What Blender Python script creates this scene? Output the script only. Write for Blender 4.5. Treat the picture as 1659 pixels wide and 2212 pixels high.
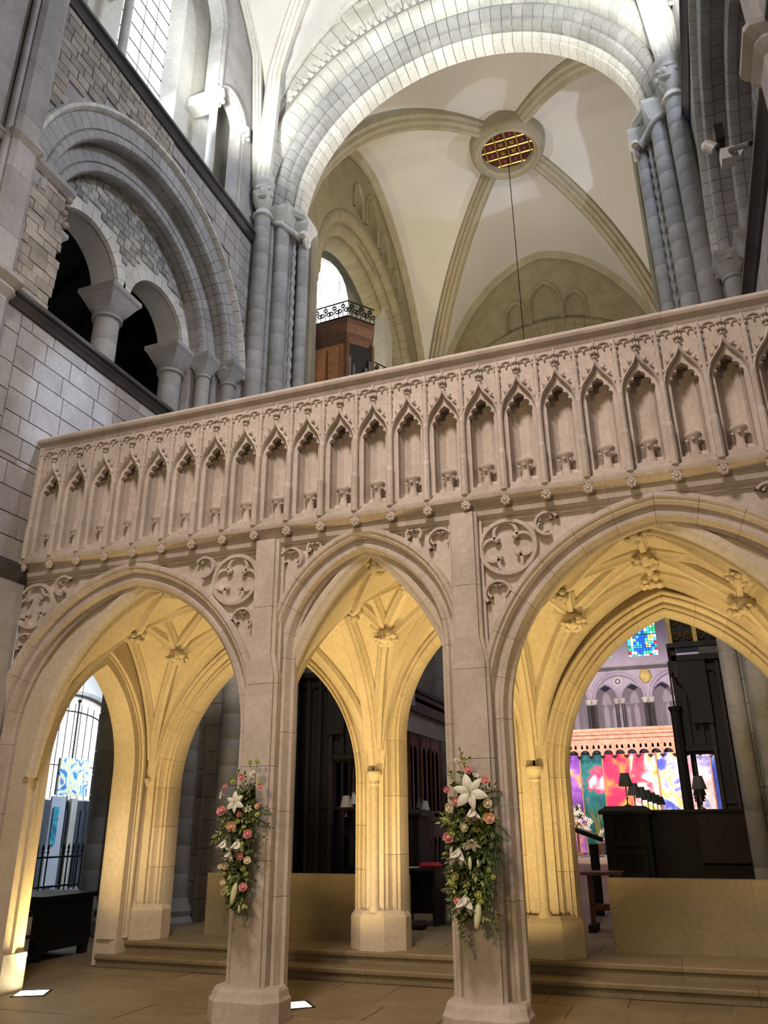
import bpy, bmesh, math, random
from math import sin, cos, pi, sqrt, radians, acos, atan2, hypot
from mathutils import Vector, Matrix
from mathutils.geometry import tessellate_polygon
for o in list(bpy.data.objects): bpy.data.objects.remove(o)
S = bpy.context.scene
COL = S.collection
random.seed(7)
# ---------------------------------------------------------------- camera
IW, IH, FPX = 1659, 2212, 1700.0
PITCH, YAW, ROLL = radians(21.73), radians(20.09), radians(0.436)
def cam_matrix():
    cp, sp = cos(PITCH), sin(PITCH)
    right = Vector((1, 0, 0)); fwd = Vector((0, cp, sp)); down = Vector((0, sp, -cp))
    cr, sr = cos(ROLL), sin(ROLL)
    r2 = right*cr + down*sr; d2 = -right*sr + down*cr
    Rz = Matrix.Rotation(YAW, 3, 'Z')
    r2, d2, fwd = Rz @ r2, Rz @ d2, Rz @ fwd
    m = Matrix.Identity(4)
    for i in range(3):
        m[i][0] = r2[i]; m[i][1] = -d2[i]; m[i][2] = -fwd[i]
    m.translation = (0, 0, 1.6)
    return m
CAMM = cam_matrix()
cd = bpy.data.cameras.new('camera'); cd.sensor_fit = 'VERTICAL'; cd.sensor_height = 36; cd.sensor_width = 27
cd.lens = FPX/IH*36; cd.clip_end = 300; cd.clip_start = .05
cam = bpy.data.objects.new('camera', cd); COL.objects.link(cam); cam.matrix_world = CAMM; S.camera = cam
def ray(px, py):
    d = Vector(((px-IW/2)/FPX, -(py-IH/2)/FPX, -1.0))
    return CAMM.to_3x3() @ d
EYE = Vector((0, 0, 1.6))
def onY(px, py, Y): d = ray(px, py); return EYE + d*(Y/d.y)
def onX(px, py, X): d = ray(px, py); return EYE + d*(X/d.x)
def onZ(px, py, Z): d = ray(px, py); return EYE + d*((Z-1.6)/d.z)
# ---------------------------------------------------------------- world, exposure
w = bpy.data.worlds.new('world'); S.world = w; w.use_nodes = True
bg = w.node_tree.nodes['Background']; bg.inputs[0].default_value = (.62, .68, .85, 1); bg.inputs[1].default_value = .03
S.view_settings.view_transform = 'Standard'; S.view_settings.look = 'None'
S.view_settings.exposure = 0.0; S.view_settings.gamma = 1; S.view_settings.use_curve_mapping = False
# ---------------------------------------------------------------- lights
def area(name, loc, to, size, power, col, size_y=None, spread=180):
    l = bpy.data.lights.new(name, 'AREA'); l.energy = power; l.color = col; l.size = size
    if size_y: l.shape = 'RECTANGLE'; l.size_y = size_y
    l.spread = radians(spread)
    o = bpy.data.objects.new(name, l); COL.objects.link(o); o.location = loc
    o.rotation_euler = (Vector(to)-Vector(loc)).to_track_quat('-Z', 'Y').to_euler()
    return o
def spot(name, loc, to, power, col, cone=60, blend=.5, rad=.1):
    l = bpy.data.lights.new(name, 'SPOT'); l.energy = power; l.color = col
    l.spot_size = radians(cone); l.spot_blend = blend; l.shadow_soft_size = rad
    o = bpy.data.objects.new(name, l); COL.objects.link(o); o.location = loc
    o.rotation_euler = (Vector(to)-Vector(loc)).to_track_quat('-Z', 'Y').to_euler()
    return o
WARM = (1, .69, .25); NAVE = (1, .85, .76); COOL = (.92, 1, .86); DAY = (.74, .81, 1)
XC = -2.88
# nave flood lamps, high behind the visitor, on the face of the screen
area('nave_flood_light', (-2.2, 0.5, 11.5), (-2.6, 7.4, 4.6), 1.6, 275, NAVE, spread=105)
# added warm fill, unseen behind the visitor, to warm the pier fronts
area('low_warm_fill', (-2.6, -1.8, 4.2), (-2.9, 7.2, 1.6), .9, 95, (1, .72, .40), spread=120)
# flood lamps on the clerestory sills throwing light up into the nave vault and on the crossing arch
for sx in (-1, 1):
    spot('sill_flood_light', (XC+sx*3.9, 9.0, 14.3), (XC+sx*3.2, 11.4, 18.2), 1150, (1, 1, .93), 95, .7, .15)
    spot('arch_flood_light', (XC+sx*3.9, 4.5, 12.6), (XC-sx*1.0, 12.4, 17.8), 560, COOL, 52, .6, .15)
spot('left_wall_fill_light', (1.1, 3.2, 8.4), (-7.3, 7.8, 11.6), 520, (1, .91, .80), 78, .8, .2)  # unseen fill added to brighten the upper left wall
# crossing: lamps standing on the rear of the screen and in the crossing, under the sight line
area('crossing_up_light', (XC, 17.0, 10.0), (XC, 20.5, 22), 1.5, 560, (1, .85, .68))
spot('crossing_north_light', (0.5, 19.0, 11.5), (-7.8, 20.5, 17), 700, (1, .80, .40), 75, .6, .2)
spot('crossing_arch_light', (XC, 15.6, 9.5), (XC, 12.9, 18.2), 280, (1, .90, .46), 80, .6, .2)
spot('crossing_east_light', (XC, 16.0, 11.0), (XC, 26.0, 19.0), 150, (1, .80, .40), 60, .6, .2)
# daylight of the clerestory windows
area('clerestory_daylight', (2.22, 8.85, 16.0), (-7.3, 9.6, 9.0), 1.1, 380, DAY, 2.2, 150)
area('clerestory_daylight', (-8.05, 8.85, 16.2), (1.5, 9.5, 9.5), 1.0, 150, (.8, .88, 1), 2.2, 160)
spot('window_beam', (2.5, 8.85, 16.6), (-7.37, 7.55, 6.9), 6500, (.66, .78, 1), 8.4, .75, .02)
spot('south_window_beam', (5.0, 21.2, 16.0), (-2.2, 20.4, 22.3), 900, (.74, .82, 1), 30, .12, .05)
# high altar lamps
spot('altar_light', (XC-3, 30, 8.5), (XC+1, 38, 3.0), 3000, (1, .80, .74), 90, .5, .2)
spot('altar_light', (XC+4, 30, 8.5), (XC, 38, 3.0), 3000, (1, .80, .74), 90, .5, .2)
spot('presbytery_light', (XC, 32, 3.0), (XC, 41, 9.0), 900, (.74, .66, 1), 100, .6, .3)
# transept lamp, and a fill added inside the aisle to light the painting
spot('transept_light', (-9.4, 19.8, 11.5), (-9.2, 22.2, 18.5), 420, (1, .86, .42), 100, .6, .2)
area('aisle_fill_light', (-10.6, 17.6, 6.6), (-12.8, 14.2, 2.2), 1.6, 260, (.80, .90, 1), spread=95)
# ---------------------------------------------------------------- materials
MATS = {}
def nt(name, rough=.85):
    m = bpy.data.materials.new(name); m.use_nodes = True; t = m.node_tree
    b = t.nodes['Principled BSDF']; b.inputs['Roughness'].default_value = rough
    MATS[name] = m
    return m, t, b
def N(t, ty, **kw):
    n = t.nodes.new(ty)
    for k, v in kw.items(): setattr(n, k, v)
    return n
def ramp(t, fac, stops):
    r = N(t, 'ShaderNodeValToRGB'); e = r.color_ramp.elements
    while len(e) > len(stops): e.remove(e[-1])
    while len(e) < len(stops): e.new(.5)
    for k, (p, c) in enumerate(stops): e[k].position = p; e[k].color = (*c, 1)
    t.links.new(fac, r.inputs[0]); return r.outputs[0]
def mixc(t, f, a, b, mode='MIX'):
    m = N(t, 'ShaderNodeMix', data_type='RGBA', blend_type=mode)
    for sk, v in ((m.inputs[0], f), (m.inputs[6], a), (m.inputs[7], b)):
        if hasattr(v, 'is_linked'): t.links.new(v, sk)
        elif isinstance(v, (int, float)): sk.default_value = v
        else: sk.default_value = (*v, 1)
    return m.outputs[2]
def noise(t, scale, detail=4, rough=.6, vec=None):
    n = N(t, 'ShaderNodeTexNoise'); n.inputs['Scale'].default_value = scale; n.inputs['Detail'].default_value = detail
    n.inputs['Roughness'].default_value = rough
    if vec: t.links.new(vec, n.inputs['Vector'])
    return n.outputs[0]
def stone(name, c0, c1, dark=None, vary=.35, scale=1.6, bump=.25, fine=22, rough=.9, streak=0):
    """limestone: two tones in clouds, fine grain, per-block tone, stains with a shape of their own"""
    m, t, b = nt(name, rough)
    tc = N(t, 'ShaderNodeNewGeometry')
    pos = tc.outputs['Position']
    n1 = noise(t, scale, 5, .65, pos)
    col = ramp(t, n1, [(.32, c0), (.68, c1)])
    n2 = noise(t, fine, 3, .7, pos)
    g = ramp(t, n2, [(.25, (.78,)*3), (.75, (1.12,)*3)])
    col = mixc(t, .8, col, g, 'MULTIPLY')
    if dark:
        mp = N(t, 'ShaderNodeMapping'); t.links.new(pos, mp.inputs[0]); mp.inputs['Scale'].default_value = (1, 1, .35 if streak else 1)
        n3 = noise(t, 2.7, 6, .75, mp.outputs[0])
        st = ramp(t, n3, [(.52, (0,)*3), (.72, (1,)*3)])
        sm = N(t, 'ShaderNodeMath', operation='MULTIPLY'); t.links.new(st, sm.inputs[0]); sm.inputs[1].default_value = .6
        col = mixc(t, sm.outputs[0], col, dark)
    if vary:
        oi = N(t, 'ShaderNodeObjectInfo')
        v = ramp(t, oi.outputs['Random'], [(0, (1-vary,)*3), (1, (1+vary*.45,)*3)])
        col = mixc(t, 1.0, col, v, 'MULTIPLY')
    t.links.new(col, b.inputs['Base Color'])
    bp = N(t, 'ShaderNodeBump'); bp.inputs['Strength'].default_value = bump; bp.inputs['Distance'].default_value = .01
    t.links.new(n2, bp.inputs['Height']); t.links.new(bp.outputs[0], b.inputs['Normal'])
    return m
def plain(name, c, rough=.6, metal=0, var=.25, scale=9, bump=0, spec=None):
    m, t, b = nt(name, rough)
    b.inputs['Metallic'].default_value = metal
    if spec is not None: b.inputs['Specular IOR Level'].default_value = spec
    tc = N(t, 'ShaderNodeNewGeometry')
    n1 = noise(t, scale, 4, .6, tc.outputs['Position'])
    g = ramp(t, n1, [(.3, tuple(x*(1-var) for x in c)), (.7, tuple(min(1, x*(1+var)) for x in c))])
    t.links.new(g, b.inputs['Base Color'])
    if bump:
        bp = N(t, 'ShaderNodeBump'); bp.inputs['Strength'].default_value = bump; bp.inputs['Distance'].default_value = .01
        t.links.new(n1, bp.inputs['Height']); t.links.new(bp.outputs[0], b.inputs['Normal'])
    return m
def glow(name, c, s):
    m, t, b = nt(name)
    b.inputs['Base Color'].default_value = (*c, 1); b.inputs['Emission Color'].default_value = (*c, 1); b.inputs['Emission Strength'].default_value = s
    return m
stone('screen_stone', (.50, .43, .375), (.64, .56, .50), (.36, .30, .26), vary=.06, streak=1)
stone('vault_stone', (.60, .52, .40), (.68, .60, .48), None, vary=.10, bump=.12)
stone('wall_stone', (.32, .30, .295), (.45, .43, .42), (.25, .235, .23), vary=.16)
stone('rubble_stone', (.26, .235, .21), (.46, .41, .34), (.20, .18, .165), vary=.26, scale=2.6)
stone('pier_stone', (.32, .315, .31), (.45, .445, .435), (.26, .255, .25), vary=.13)
stone('tile_stone', (.29, .285, .29), (.52, .49, .43), None, vary=.42)
stone('arch_stone', (.56, .545, .50), (.72, .71, .66), None, vary=.13, bump=.15)
stone('dark_marble', (.045, .042, .048), (.09, .085, .09), None, vary=.1, rough=.5)
stone('rib_stone', (.27, .235, .15), (.36, .315, .21), (.20, .17, .10), vary=.05)
stone('rib_pale', (.38, .335, .24), (.48, .43, .32), (.30, .26, .18), vary=.05)
stone('plaster', (.70, .68, .65), (.76, .74, .71), None, vary=0, scale=.25, bump=.05, fine=40)
stone('floor_stone', (.20, .155, .09), (.29, .23, .14), (.14, .11, .07), vary=.12, rough=.55, scale=1.1)
stone('low_wall_stone', (.27, .225, .14), (.34, .285, .19), None, vary=.05, bump=.1)  # darker than the screen stone: shade on the low walls put into the tone
stone('mortar', (.40, .38, .36), (.50, .48, .46), None, vary=0)
stone('lilac_lit_stone', (.42, .38, .46), (.52, .48, .56), None, vary=.1)  # limestone with the lilac light of the far end put into its colour
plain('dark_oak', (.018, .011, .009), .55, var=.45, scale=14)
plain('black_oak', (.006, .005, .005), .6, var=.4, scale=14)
plain('organ_wood', (.34, .155, .06), .5, var=.3, scale=6)
plain('organ_dark_wood', (.09, .04, .022), .55, var=.35)
plain('table_wood', (.16, .07, .035), .45, var=.3)
plain('reredos_wood', (.62, .30, .17), .5, var=.3, scale=5)
plain('iron', (.018, .018, .020), .45, .6)
plain('pipe_metal', (.16, .16, .17), .4, .8)
plain('gilt', (.80, .56, .13), .32, .9, var=.3, scale=20)
plain('gilt_paint', (.55, .42, .14), .55, 0, var=.25)
plain('trap_wood', (.075, .018, .018), .6, var=.3)
plain('rose_red_paint', (.42, .07, .06), .6)
plain('white_plastic', (.72, .72, .72), .35, var=.05)
plain('black_plastic', (.02, .02, .02), .4, var=.1)
plain('lamp_shade_cloth', (.62, .60, .56), .8, var=.06)
plain('backlit_shade_cloth', (.10, .105, .09), .8, var=.1)  # dark silhouette of lamps against the bright altar put into the cloth colour
plain('brass', (.50, .36, .13), .3, .9)
plain('lily_white', (.80, .78, .70), .55, var=.06)
plain('lily_bud', (.66, .68, .42), .55, var=.15)
plain('rose_pink', (.80, .36, .36), .6, var=.2)
plain('rose_peach', (.84, .52, .36), .6, var=.15)
plain('rose_cream', (.80, .72, .50), .6, var=.1)
plain('bud_green', (.45, .50, .14), .6, var=.25)
plain('leaf_green', (.075, .115, .03), .55, var=.45)
plain('leaf_light', (.24, .28, .08), .55, var=.4)
plain('fern_green', (.035, .065, .020), .6, var=.4)
plain('stem_green', (.09, .12, .03), .6)
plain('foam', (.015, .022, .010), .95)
plain('cloth_red', (.45, .03, .05), .8)
plain('paper', (.70, .68, .64), .8, var=.05)
plain('cushion', (.030, .030, .036), .9)
plain('lead', (.05, .05, .055), .6, .3)
plain('painting_frame', (.05, .06, .08), .5)
plain('banner_white', (.55, .62, .78), .7, var=.06)
glow('daylight_pane', (.90, .95, 1), 3.2)
glow('warm_lens', (1, .90, .62), 14)
glow('transept_pane', (1, .97, .95), 2.2)
# ---------------------------------------------------------------- mesh toolkit
class MB:
    def __init__(s): s.v = []; s.f = []
    def add(s, vs, fs):
        b = len(s.v); s.v += [tuple(p) for p in vs]; s.f += [tuple(i+b for i in q) for q in fs]; return s
    def box(s, x0, x1, y0, y1, z0, z1):
        return s.add([(x0,y0,z0),(x1,y0,z0),(x1,y1,z0),(x0,y1,z0),(x0,y0,z1),(x1,y0,z1),(x1,y1,z1),(x0,y1,z1)],
                     [(0,3,2,1),(4,5,6,7),(0,1,5,4),(1,2,6,5),(2,3,7,6),(3,0,4,7)])
    def grid(s, rows, closed_u=False, closed_v=False, cap=False):
        """rows: list of equally long lists of points"""
        n = len(rows[0]); m = len(rows); vs = [p for r in rows for p in r]; fs = []
        for i in range(m if closed_u else m-1):
            for j in range(n if closed_v else n-1):
                a = i*n+j; b = i*n+(j+1) % n; c = ((i+1) % m)*n+(j+1) % n; d = ((i+1) % m)*n+j
                fs.append((a, b, c, d))
        if cap and closed_v:
            fs.append(tuple(range(n))[::-1]); fs.append(tuple(range((m-1)*n, m*n)))
        return s.add(vs, fs)
    def prism(s, poly, z0, z1, top=None):
        """poly: (x,y) outline, extruded in z; top: optional other outline"""
        t = top or poly
        return s.grid([[(x, y, z0) for x, y in poly], [(x, y, z1) for x, y in t]], closed_v=True, cap=True)
    def stack(s, outl):
        """outl: list of (outline, z)"""
        return s.grid([[(x, y, z) for x, y in p] for p, z in outl], closed_v=True, cap=True)
    def lathe(s, prof, c=(0,0,0), n=12, a0=0, a1=2*pi, sx=1, sy=1, cap=True):
        full = abs(a1-a0-2*pi) < 1e-6; k = n if full else n+1
        rows = [[(c[0]+r*sx*cos(a0+(a1-a0)*j/n), c[1]+r*sy*sin(a0+(a1-a0)*j/n), c[2]+z) for j in range(k)] for r, z in prof]
        return s.grid(rows, closed_v=full, cap=cap and full)
    def tube(s, pts, r, n=6, r1=None, cap=True, ph=0):
        P = [Vector(p) for p in pts]; rows = []; up = None; m = len(P)
        for i in range(m):
            d = (P[min(i+1, m-1)]-P[max(i-1, 0)]).normalized()
            if up is None:
                up = Vector((0,0,1)) if abs(d.z) < .9 else Vector((1,0,0))
            u = (up-d*up.dot(d)).normalized(); up = u; v = d.cross(u)
            rr = r if r1 is None else r+(r1-r)*i/(m-1)
            rows.append([P[i]+u*(rr*cos(ph+2*pi*j/n))+v*(rr*sin(ph+2*pi*j/n)) for j in range(n)])
        return s.grid(rows, closed_v=True, cap=cap)
    def sweep(s, pts, prof, up=(0,0,1), cap=True, closed=False):
        """prof: (side, up) outline carried along pts; up projected"""
        P = [Vector(p) for p in pts]; m = len(P); rows = []; U = Vector(up)
        for i in range(m):
            a = P[(i-1) % m] if closed else P[max(i-1, 0)]; b = P[(i+1) % m] if closed else P[min(i+1, m-1)]
            d = (b-a).normalized(); u = (U-d*U.dot(d))
            u = u.normalized() if u.length > 1e-4 else Vector((1,0,0)); v = d.cross(u)
            rows.append([P[i]+v*x+u*y for x, y in prof])
        return s.grid(rows, closed_u=closed, closed_v=True, cap=cap and not closed)
    def plate(s, outer, holes, fn, d0, d1):
        """flat plate with holes; fn(u,w,d)->xyz; front at d0, back at d1"""
        loops = [outer]+holes
        tri = tessellate_polygon([[Vector((u, w, 0)) for u, w in L] for L in loops])
        flat = [p for L in loops for p in L]
        s.add([fn(u, w, d0) for u, w in flat], tri)
        for L in loops:
            n = len(L)
            s.add([fn(u, w, d0) for u, w in L]+[fn(u, w, d1) for u, w in L], [(j, (j+1) % n, n+(j+1) % n, n+j) for j in range(n)])
        return s
    def ball(s, c, r, n=8, m=5, sx=1, sy=1, sz=1):
        return s.lathe([(max(r*sin(pi*i/m), .0005), -r*sz*cos(pi*i/m)) for i in range(m+1)], c, n, sx=sx, sy=sy)
    def xf(s, M):
        s.v = [tuple(M @ Vector(p)) for p in s.v]; return s
ORG = {}
def _mesh(name, mb, off, smooth, mat):
    me = bpy.data.meshes.new(name)
    me.from_pydata([(x-off[0], y-off[1], z-off[2]) for x, y, z in mb.v], [], mb.f)
    bm = bmesh.new(); bm.from_mesh(me); bmesh.ops.remove_doubles(bm, verts=bm.verts, dist=1e-5); bmesh.ops.recalc_face_normals(bm, faces=bm.faces); bm.to_mesh(me); bm.free()
    if smooth:
        me.shade_smooth(); me.set_sharp_from_angle(angle=radians(smooth))
    me.materials.append(MATS[mat]); return me
def obj(name, mb, mat, parent=None, smooth=0, loc=None):
    """a mesh object in world coordinates; its origin is the parent's origin, or loc"""
    off = ORG.get(parent.name, Vector((0,0,0))) if parent else Vector(loc or (0,0,0))
    o = bpy.data.objects.new(name, _mesh(name, mb, off, smooth, mat)); COL.objects.link(o)
    if parent: o.parent = parent
    else: o.location = off
    ORG[o.name] = Vector(off)
    return o
def inst(name, me, loc, parent=None, rotz=0, scale=None, M=None):
    o = bpy.data.objects.new(name, me); COL.objects.link(o)
    off = ORG.get(parent.name, Vector((0,0,0))) if parent else Vector((0,0,0))
    if parent: o.parent = parent
    if M is not None:
        mm = M.copy(); mm.translation = mm.translation-off; o.matrix_local = mm
    else:
        o.location = Vector(loc)-off; o.rotation_euler = (0,0,rotz)
        if scale: o.scale = scale
    ORG[o.name] = Vector(loc) if M is None else M.translation.copy()
    return o
def mesh(name, mb, mat, smooth=0): return _mesh(name, mb, (0,0,0), smooth, mat)
def tag(o, label, cat, group=None, kind=None):
    o['label'] = label; o['category'] = cat
    if group: o['group'] = group
    if kind: o['kind'] = kind
    return o
def thing(name, label, cat, loc, group=None, kind=None):
    o = bpy.data.objects.new(name, None); COL.objects.link(o); o.location = loc; o.empty_display_size = .2
    ORG[o.name] = Vector(loc)
    return tag(o, label, cat, group, kind)
# two-centred arches: xm centre, a half span, zs springing, R radius of the reference arc; n = inward offset
def arc_side(xm, a, zs, R, n, k):
    """right half from springing to apex"""
    r = R-n; cx = xm+a-R; th = acos(max(-1, min(1, (xm-cx)/r)))
    return [(cx+r*cos(th*i/k), zs+r*sin(th*i/k)) for i in range(k+1)]
def arch_pts(xm, a, zs, R, n=0, k=10, z0=None):
    rt = arc_side(xm, a, zs, R, n, k)
    if z0 is not None: rt = [(xm+a-n, z0)]+rt
    return [(2*xm-x, z) for x, z in rt]+rt[-2::-1]
YP = lambda u, w, d: (u, d, w)          # plane facing the nave: d is Y
def sweep_arch(mb, arch, prof, z0=None, fn=YP, k=12, closed=True):
    """prof: (inward offset, depth)"""
    rows = [[fn(u, w, d) for u, w in arch_pts(*arch, n=n, k=k, z0=z0)] for n, d in prof]
    mb.grid(rows, closed_u=closed)
    return mb
def circ(cx, cz, r, n, a0=0): return [(cx+r*cos(a0+2*pi*i/n), cz+r*sin(a0+2*pi*i/n)) for i in range(n)]
# ================================================================ SETTING
HW = 4.49                                   # half width of the nave
XL, XR = XC-HW, XC+HW
# ---- floor: a bed and flagstones that show their joints near the screen
fl = obj('floor', MB().box(-13, 6, -9, 9.22, -.30, -.012), 'mortar')
tag(fl, 'honey coloured stone nave floor under and before the screen', 'floor', kind='structure')
random.seed(3)
k = 0; y = -3.0
while y < 9.2:
    d = .62; x = -8.6 + (.35 if k % 2 else 0)
    y1 = min(y+d, 9.215)
    while x < 3.2:
        wd = .62+random.random()*.45
        dz = random.uniform(-.002, .002)
        g = .004
        obj('flagstone', MB().stack([([(x+g, y+g), (x+wd-g, y+g), (x+wd-g, y1-g), (x+g, y1-g)], -.05), ([(x+g, y+g), (x+wd-g, y+g), (x+wd-g, y1-g), (x+g, y1-g)], dz)]), 'floor_stone', fl)
        x += wd
    y = y1; k += 1
# ---- the two steps and the raised floor of the crossing
st = thing('floor_platform', 'two broad worn stone steps up to the crossing floor behind the screen piers', 'steps', (XC, 9.2, 0), kind='structure')
random.seed(5)
for (ya, yb, z0, z1) in ((9.2, 9.50, 0, .135), (9.46, 10.2, .135, .27)):
    x = -7.25
    while x < 2.0:
        wd = min(random.uniform(1.2, 2.1), 2.02-x)
        if wd < .3: break
        prof = [(ya+.035, z0), (ya+.035, z1-.065), (ya+.012, z1-.06), (ya, z1-.045), (ya, z1-.015), (ya+.015, z1), (yb, z1), (yb, z0)]
        obj('step_stone', MB().grid([[(x+.002, a, b) for a, b in prof], [(x+wd-.002, a, b) for a, b in prof]], closed_v=True, cap=True), 'floor_stone', st)
        x += wd
obj('platform_core', MB().box(-7.25, 2.0, 9.75, 42, -.1, .262), 'floor_stone', st)
random.seed(9)
y = 10.2
while y < 16:
    x = -7.2+(.3 if int(y*2) % 2 else 0)
    while x < 1.9:
        obj('paving_slab', MB().box(x+.004, x+.596, y+.004, y+.596, .2, .27+random.uniform(0, .002)), 'floor_stone', st)
        x += .6
    y += .6
# ---- nave side walls: built in (u = Y along the nave, d = depth into the wall, z); s = -1 left, +1 right
ZT = 9.88                                   # springing centre of its arch
YT = 8.90                                   # middle of the triforium bay
def side_fn(s, inset=0):
    return lambda u, w, d: (XC+s*(HW+d), u, w)
def block_rows(name, mat, parent, fn, u0, u1, z0, z1, hgt, wid, d, skip, thick=.05, gap=.008, seed=1, jit=.004, clip=None):
    rnd = random.Random(seed); z = z0; r = 0
    while z < z1-.05:
        h = min(hgt*rnd.uniform(.9, 1.1), z1-z); u = u0-rnd.random()*wid
        while u < u1:
            wd = wid*rnd.uniform(.75, 1.3); a, b = max(u, u0), min(u+wd, u1)
            if b-a > .06 and not skip(a, b, z, z+h):
                e = d-rnd.uniform(0, jit)
                m = MB(); q = [fn(a+gap, z+gap, e), fn(b-gap, z+gap, e), fn(b-gap, z+h-gap, e), fn(a+gap, z+h-gap, e)]
                q2 = [fn(a+gap, z+gap, e+thick), fn(b-gap, z+gap, e+thick), fn(b-gap, z+h-gap, e+thick), fn(a+gap, z+h-gap, e+thick)]
                m.grid([q, q2], closed_v=True, cap=True)
                obj(name, m, mat, parent)
            u += wd
        z += h; r += 1
def order_blocks(name, mat, parent, fn, arch, prof, nseg, k=2, t0=0., t1=1., smooth=40, gap=.003):
    """voussoirs of one arch order, each an object; prof closed outline (offset, depth)"""
    xm, a, zs, R = arch
    for sd in (1, -1):
        for i in range(nseg):
            f0 = i/nseg; f1 = (i+1)/nseg
            if f1 <= t0+1e-6 or f0 >= t1: continue
            rows = []
            for j in range(k+1):
                f = f0+gap/R+(f1-f0-2*gap/R)*j/k; row = []
                for n, d in prof:
                    r = R-n; cx = xm+a-R; th = acos(max(-1, min(1, (xm-cx)/r)))*f
                    u = cx+r*cos(th); u = u if sd > 0 else 2*xm-u
                    row.append(fn(u, zs+r*sin(th), d))
                rows.append(row)
            obj(name, MB().grid(rows, closed_v=True, cap=True), mat, parent, smooth)
def side_wall(s):
    fn = side_fn(s); nm = 'left' if s < 0 else 'right'
    W = thing('wall_'+nm, ('pale stone nave wall on the left with round triforium arch and clerestory' if s < 0 else 'shadowed stone nave wall on the right with tall round triforium arch'), 'wall', (XC+s*HW, YT, 0), kind='structure')
    # masonry core, with the great triforium arch cut out
    hole = arch_pts(YT, 2.66, ZT, 2.66, 0, 16, 7.96)
    lower = [(1.0, 4.4), (12.0, 4.4), (12.0, 13.42), (1.0, 13.42)]
    nave_arc = arch_pts(YT+.3, 2.3, 4.42, 2.3, 0, 14)   # the arcade arch below, open to the aisle
    nave_arc = [p for p in nave_arc if p[1] < 6.2]
    m = MB().plate([(u, z) for u, z in lower], [hole], fn, .03, .42)
    obj('masonry_core', m, 'wall_stone', W)
    def skip_big(a, b, z0, z1):
        c = (a+b)/2
        for u in (a, b, c):
            for z in (z0, z1):
                if z > ZT and hypot(u-YT, z-ZT) < 2.9: return True
                if 7.9 < z <= 10.2 and abs(u-YT) < 2.9: return True
        return False
    if s < 0:
        block_rows('ashlar_block', 'wall_stone', W, fn, 6.45, 11.95, 5.9, 7.86, .29, .52, 0, lambda *a: False, seed=11)
        block_rows('ashlar_block', 'wall_stone', W, fn, 4.6, 6.45, 4.62, 7.86, .42, .8, 0, lambda *a: False, seed=12)
        block_rows('ashlar_block', 'wall_stone', W, fn, 6.45, 7.3, 4.62, 5.9, .30, .6, 0, lambda *a: False, seed=18)
        block_rows('ashlar_block', 'wall_stone', W, fn, 9.0, 11.95, 8.1, 13.38, .30, .5, 0, skip_big, seed=13)
        block_rows('rubble_block', 'rubble_stone', W, fn, 5.9, 9.0, 10.1, 13.38, .17, .30, 0, skip_big, seed=14)
        block_rows('ashlar_block', 'wall_stone', W, fn, 4.2, 5.2, 8.1, 13.38, .36, .7, 0, lambda *a: False, seed=15)
    else:
        block_rows('ashlar_block', 'wall_stone', W, fn, 9.4, 11.95, 6.6, 13.38, .30, .5, 0, skip_big, seed=16)
        block_rows('ashlar_block', 'wall_stone', W, fn, 7.0, 9.4, 6.3, 7.86, .30, .5, 0, skip_big, seed=17)
    # string courses
    def string(name, z, u0, u1, out, mat='dark_marble', h=.2):
        prof = [(.05, z), (.05, z+h), (-out, z+h), (-out, z+h*.72), (-out*.55, z+h*.62), (-out*.8, z+h*.4), (-out*.5, z+h*.25), (-out*.25, z)]
        obj(name, MB().grid([[fn(u0, zz, d) for d, zz in prof], [fn(u1, zz, d) for d, zz in prof]], closed_v=True, cap=True), mat, W, 30)
    string('string_course', 7.86, 1.0, 12.0, .13); string('string_course', 13.40, 1.0, 12.05, .13)
    string('impost_course', 10.02, 1.0, 5.95, .06, 'wall_stone', .14)
    # triforium orders: (radius, depth range) roll mouldings
    def roll_prof(r0, r1, d0, d1, R):
        a, b = R-r1, R-r0
        return [(a, d1), (a, d0), (b-.19, d0), (b-.175, d0+.035), (b-.15, d0-.005), (b-.10, d0-.02), (b-.04, d0), (b-.005, d0+.06), (b-.015, d0+.12), (b-.06, d0+.145), (b-.06, d1)]
    R0 = 2.98
    order_blocks('voussoir', 'arch_stone', W, fn, (YT, R0, ZT, R0), [(0, .06), (0, -.06), (.03, -.10), (.08, -.10), (.11, -.05), (.13, .06)], 22, t0=.04)       # hood
    order_blocks('voussoir', 'pier_stone', W, fn, (YT, R0, ZT, R0), roll_prof(2.42, 2.85, .0, .48, R0), 20, t0=.04)
    order_blocks('voussoir', 'pier_stone', W, fn, (YT, R0, ZT, R0), roll_prof(2.02, 2.48, .30, .78, R0), 18, t0=.04)
    # order shafts with cushion capitals
    def shaft(u, d, r, z0, z1, caph, parent=W, mat='pier_stone', capmat='pier_stone', drums=True, base=True):
        x, y_, _ = fn(u, 0, d)
        rnd = random.Random(int(u*100))
        z = z0
        if base:
            obj('shaft_base', MB().lathe([(r*1.7, 0), (r*1.7, .06), (r*1.45, .10), (r*1.5, .14), (r*1.15, .2), (r, .22)], (x, y_, z0), 14), mat, parent, 50); z = z0+.2
        zt = z1-caph
        while z < zt-.02:
            h = min(rnd.uniform(.42, .62), zt-z)
            if zt-z-h < .2: h = zt-z
            obj('shaft_drum', MB().lathe([(r*.97, .0), (r, .012), (r, h-.012), (r*.97, h)], (x, y_, z), 14), mat, parent, 50); z += h
        m = MB().lathe([(r, 0), (r*1.22, .02), (r*1.22, .06), (r*1.02, .08)], (x, y_, zt-.02), 14)
        obj('necking', m, capmat, parent, 50)
        sq = lambda q: [(x-q, y_-q), (x+q, y_-q), (x+q, y_+q), (x-q, y_+q)]
        rows = []
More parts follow.
